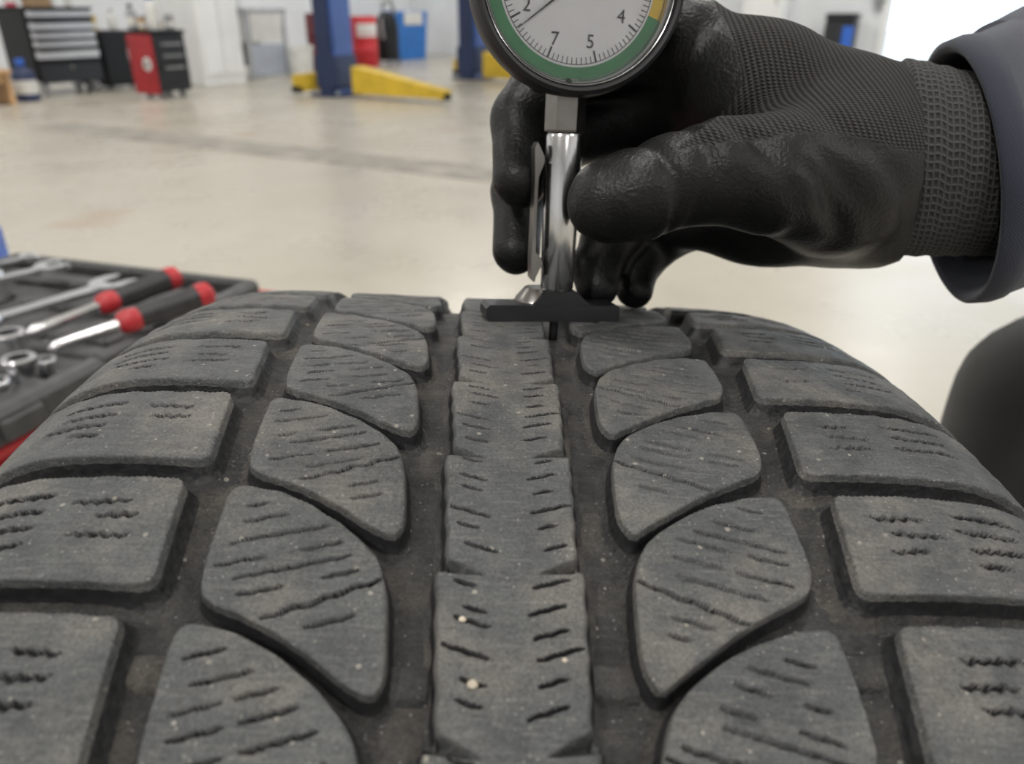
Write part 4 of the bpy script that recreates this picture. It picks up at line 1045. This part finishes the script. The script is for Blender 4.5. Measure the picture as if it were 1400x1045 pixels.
# ---- red cart with charcoal front
P = PL(223, 136); W_ = along(P, 266); D_ = along(P, 190, -E2); H_ = tall(P, 46)
t = thing('red_cart', P, 'red and charcoal service cart on casters with a cluttered top', 'cart')
MB().box((W_/2, D_/2, .06+(H_-.06)/2), (W_, D_, H_-.06), .015).build('body', M_DRK, t)
MB().box((-.010, D_/2, .035+(H_-.04)/2), (.025, D_*.98, H_-.05), .008).build('side_panel', M_RED, t)
MB().lathe([(.055, 0), (.060, .004), (.045, .008)], 28, (-.022, D_*.28, H_*.54), axis=(-1, 0, 0)).build('round_emblem', M_PLW, t)
MB().lathe([(.036, 0), (.034, .004)], 24, (-.029, D_*.28, H_*.54), axis=(-1, 0, 0)).build('emblem_centre', M_GREYP, t)
for i in range(3):
    d = MB().box((W_/2, -.008, .22+i*(H_-.26)/3), (W_*.9, .02, (H_-.3)/3), .006).build('drawer', M_DRK, t)
    MB().box((W_/2, -.024, .27+i*(H_-.26)/3), (W_*.6, .016, .016), .004).build('pull', M_GREYP, d)
MB().box((W_/2, D_/2, H_+.012), (W_*1.06, D_*1.03, .03), .008).build('top_tray', M_BLKE, t)
casters(t, W_, D_, .036, .07)
zt_ = H_+.027
bottle('bottle', EX(P, .05, .30, zt_), .045, .22, M_GREYP, M_BLKE, 'grey bottle at the far left corner of the red cart')
t = thing('cable_reel', EX(P, .25, .24, zt_), 'silver cable reel lying on the red cart top', 'reel')
for z in (.0, .07): MB().lathe([(.03, z), (.075, z+.002), (.078, z+.008), (.03, z+.012)], 26).build('flange', M_SIL, t)
MB().lathe([(.045, .01), (.055, .04), (.045, .072)], 24).build('cable', M_TAN, t)
bottle('can', EX(P, .07, .19, zt_), .04, .12, M_TAN, M_GREYP, 'tan can next to the cable reel on the red cart', 'can', .8)
bottle('spray_bottle', EX(P, .10, .07, zt_), .05, .30, M_PLW, M_BLUE, 'white spray bottle with blue head on the red cart', 'bottle', .5)
bottle('can', EX(P, .28, .08, zt_), .045, .14, M_GREYP, M_SIL, 'grey can at the right end of the red cart', 'can', .8)
# ---- tall white cabinet
P = PL(283, 119); W_ = along(P, 338); D_ = .62; H_ = 2.0
t = thing('white_cabinet', P, 'tall plain white metal cabinet against the left wall', 'cabinet')
MB().box((W_/2, D_/2, H_/2), (W_, D_, H_), .012).build('body', M_WHITE, t)
for i in range(2):
    d = MB().box((W_*(.26+.48*i), -.008, H_*.52), (W_*.46, .02, H_*.92), .006).build('door', M_WHITE, t)
    MB().box((W_*(.46+.08*i), -.026, H_*.55), (.018, .02, .16), .004).build('handle', M_CHR, d)
# ---- utility sink bench
P = PL(346, 109); W_ = along(P, 402)*1.0; H_ = tall(P, 10); D_ = .55
t = thing('sink_bench', P, 'grey steel bench with a white utility basin beside the white cabinet', 'bench')
MB().box((W_/2, D_/2, H_-.03), (W_, D_, .06), .01).build('worktop', M_SINK, t)
for x in (.04, W_-.04):
    for y in (.04, D_-.04): MB().box((x, y, (H_-.06)/2), (.05, .05, H_-.06), .006).build('leg', M_SINK, t)
MB().add([(W_/2+x*W_*.40*s_, D_*.40+y*.21*s_, z) for s_, z in ((1, H_-.06), (.86, H_*.52)) for x, y in ((-1, -1), (1, -1), (1, 1), (-1, 1))], [(0, 1, 5, 4), (1, 2, 6, 5), (2, 3, 7, 6), (3, 0, 4, 7), (7, 6, 5, 4)]).build('basin', M_PLW, t)
MB().box((W_/2, .06, H_*.26), (W_*.88, .02, H_*.46), .004).build('lower_panel', M_PANEL, t)
MB().box((W_/2, D_-.03, H_*.55), (W_*.96, .02, H_*.8), .004).build('back_panel', M_GREYP, t)
MB().tube([(W_/2, D_-.1, H_), (W_/2, D_-.1, H_+.22), (W_/2, D_-.18, H_+.28), (W_/2, D_-.28, H_+.24)], .012, 10).build('tap', M_CHR, t)
# ---- bucket, drums and bins
P = PL(414, 106); r = 17*PJ(P)[2]/FPX; H_ = tall(P, 62)
t = thing('bucket', P, 'white plastic bucket on the floor left of the blue lift post', 'bucket')
MB().lathe([(r*.80, 0), (r*.84, .01), (r, H_*.9), (r*1.06, H_*.9), (r*1.06, H_), (r*.96, H_), (r*.78, .03), (.01, .03)], 28).build('pail', M_PLW, t)
MB().tube([(r*math.cos(a), -.02-r*.5*math.sin(a), H_*.85-r*.9*math.sin(a)) for a in np.linspace(0, PI, 14)], .006, 8).build('bail', M_CHR, t)
def drum(P, r, H, m, label, name='drum', lab=None):
    t = thing(name, P, label, 'drum', 'drums along the left wall')
    pr = [(r*.96, 0), (r, .015), (r, H*.32), (r*1.03, H*.335), (r, H*.35), (r, H*.65), (r*1.03, H*.665), (r, H*.68), (r, H-.015), (r*.96, H), (r*.9, H-.01)]
    MB().lathe(pr, 40).build('shell', m, t)
    MB().lathe([(.03, H-.012), (.03, H+.006)], 14, (r*.5, 0, 0)).build('bung', M_CHR, t)
    if lab:
        z0, z1, a0, a1 = lab; V = []; F = []
        for i in range(13):
            a = a0+(a1-a0)*i/12
            for z in (z0, z1): V.append((r*1.012*math.cos(a), r*1.012*math.sin(a), z*H))
        for i in range(12): F.append((2*i, 2*i+2, 2*i+3, 2*i+1))
        MB().add(V, F, True).build('paper_label', M_PLW, t)
    return t
P = PL(452, 98); drum(P, .27, tall(P, 18), M_DKR, 'dark red drum partly hidden behind the blue lift post')
P = PL(501, 91); drum(P, 17.5*PJ(P)[2]/FPX, tall(P, 22), M_REDB, 'bright red drum with white label right of the lift post', lab=(.60, .86, -PI*.95, -PI*.35))
P = PL(532, 88); r = .17; H_ = tall(P, 16)
t = thing('shop_vacuum', P, 'black shop vacuum with hose between the red drum and blue bin', 'vacuum')
MB().lathe([(r*.85, .06), (r, .09), (r*1.02, H_*.6), (r*.98, H_*.62)], 30).build('canister', M_BLKE, t)
MB().lathe([(r*1.05, H_*.62), (r*1.05, H_*.68), (r*.9, H_*.86), (r*.45, H_)], 30).build('motor_head', M_BLKE, t)
MB().tube([(-r, -.05, H_*.5), (-r*1.5, -.1, H_*.8), (-r*1.2, -.12, H_*1.15), (0, -.1, H_*1.22), (r*.7, -.08, H_*.95)], .028, 10).build('hose', M_GREYP, t)
for k in range(4): MB().lathe([(.02, -.01), (.04, 0), (.02, .01)], 12, (r*.9*math.cos(k*PI/2+.7), r*.9*math.sin(k*PI/2+.7), .04), axis=(1, 0, 0)).build('wheel', M_CAST, t)
P = PL(547, 83); W_ = along(P, 586); D_ = .34; H_ = tall(P, 14)
t = thing('waste_bin', P, 'tall blue waste bin with white sign against the far left wall', 'bin')
MB().add([(W_/2+x*W_/2*s_, D_/2+y*D_/2*s_, z) for s_, z in ((.88, 0), (1, H_*.86)) for x, y in ((-1, -1), (1, -1), (1, 1), (-1, 1))], [(0, 1, 5, 4), (1, 2, 6, 5), (2, 3, 7, 6), (3, 0, 4, 7), (3, 2, 1, 0), (4, 5, 6, 7)]).build('body', M_BLUB, t)
l = MB().box((W_/2, D_/2, H_*.92), (W_*1.05, D_*1.05, H_*.13), .02).build('lid', M_BLUB, t)
MB().box((W_/2, -.014, H_*.84), (W_*.62, .012, H_*.26), .004).build('sign', M_PLW, t)
# ---- two-post lift: one post near, the other half hidden behind the gauge
def lift_post(P, w, d, label, arms):
    t = thing('lift_post', P, label, 'lift post', 'posts of the vehicle lift')
    H = 3.6
    MB().box((w/2, d/2, H/2), (w, d, H), .015).build('column', M_LIFT, t)
    MB().box((-.012, d*.5, H/2), (.024, d*.72, H-.04), .004).build('side_cover', M_LIFTD, t)
    c = MB().box((w*.5, d*.5, .22), (w*1.14, d*1.16, .30), .02).build('carriage', M_LIFTD, t)
    MB().box((w/2, d/2, .012), (w*1.5, d*1.5, .024), .005).build('base_plate', M_LIFTD, t)
    for k in (-1, 1):
        for q in (-1, 1): MB().lathe([(.018, 0), (.018, .03), (.01, .035)], 6, (w/2+k*w*.62, d/2+q*d*.62, .024), smooth=False).build('anchor_bolt', M_CAST, t)
    Minv = np.array(t.matrix_basis.inverted() if False else (Matrix.Translation(P) @ Matrix.Rotation(RZ, 4, 'Z')).inverted())
    for (p0, p1, h0, h1, wd) in arms:
        a = (Minv @ np.append(p0, 1))[:3]; b = (Minv @ np.append(p1, 1))[:3]
        v = b-a; L = np.linalg.norm(v); v /= L; n = np.array([-v[1], v[0], 0]); V = []
        for q, h, ww in ((a, h0, wd), (b, h1, wd*.7)):
            for s_ in (-1, 1):
                for z in (.04, .04+h): V.append(q+n*s_*ww+np.array([0, 0, z]))
        ar = MB().add(V, [(0, 1, 3, 2), (4, 6, 7, 5), (0, 4, 5, 1), (2, 3, 7, 6), (1, 5, 7, 3), (0, 2, 6, 4)]).build('lift_arm', M_YELL, t)
        MB().lathe([(.055, 0), (.06, .01), (.06, .05), (.045, .06)], 20, (b[0]-v[0]*.03, b[1]-v[1]*.03, .03)).build('lift_pad', M_BLKE, ar)
    return t
P = PL(463, 133)
lift_post(P, along(P, 489), along(P, 437, -E2), 'near blue lift post with low yellow arms', [(PL(492, 133), PL(612, 142), .24, .07, .09), (PL(452, 128), PL(404, 131), .17, .15, .07)])
P = PL(652, 109)
lift_post(P, .30, .26, 'farther blue lift post, mostly hidden behind the dial gauge', [(PL(668, 110), PL(735, 116), .28, .12, .09), (PL(645, 105), PL(622, 106), .18, .16, .07)])
# ================================================================== far wall, right of the gauge
RZ2 = math.atan2(E2[1], E2[0])
def farwall(px_, d):                                          # point on the floor, d in front of the far wall, seen at picture column px_
    lo, hi = 0.0, 14.0
    for _ in range(40):
        m = (lo+hi)/2
        if PJ(room(-d, m))[0] < px_: lo = m
        else: hi = m
    return room(-d, lo)
P = farwall(1118, .5); W_ = .40; H_ = tall(P, 18)
t = thing('grey_bin', P, 'dark grey bin with blue side panel against the far wall', 'bin', rz=RZ2)
MB().box((W_/2, .2, H_*.45), (W_, .38, H_*.9), .03).build('body', M_DRK, t)
MB().box((W_/2, .2, H_*.94), (W_*1.06, .42, H_*.12), .03).build('lid', M_DRK, t)
MB().box((W_*.80, -.002, H_*.42), (W_*.36, .02, H_*.7), .006).build('blue_panel', M_BLUE, t)
P = farwall(1186, .05); P[2] = 0
t = thing('wall_conduit', P, 'grey vertical conduit on the far wall beside the open door', 'conduit', rz=RZ2)
MB().tube([(0, 0, .75), (0, 0, 4.0)], .03, 12).build('pipe', M_GREYP, t)
MB().box((0, -.01, 1.0), (.14, .10, .30), .01).build('switch_box', M_GREYP, t)
P = farwall(1005, .5)
t = thing('white_locker', P, 'white locker against the far wall behind the gloved hand', 'locker', rz=RZ2)
MB().box((.3, .22, .85), (.60, .44, 1.7), .01).build('body', M_WHITE, t)
d = MB().box((.3, -.008, .88), (.54, .02, 1.56), .006).build('door', M_WHITE, t)
MB().box((.50, -.026, .9), (.02, .02, .16), .004).build('handle', M_CHR, d)
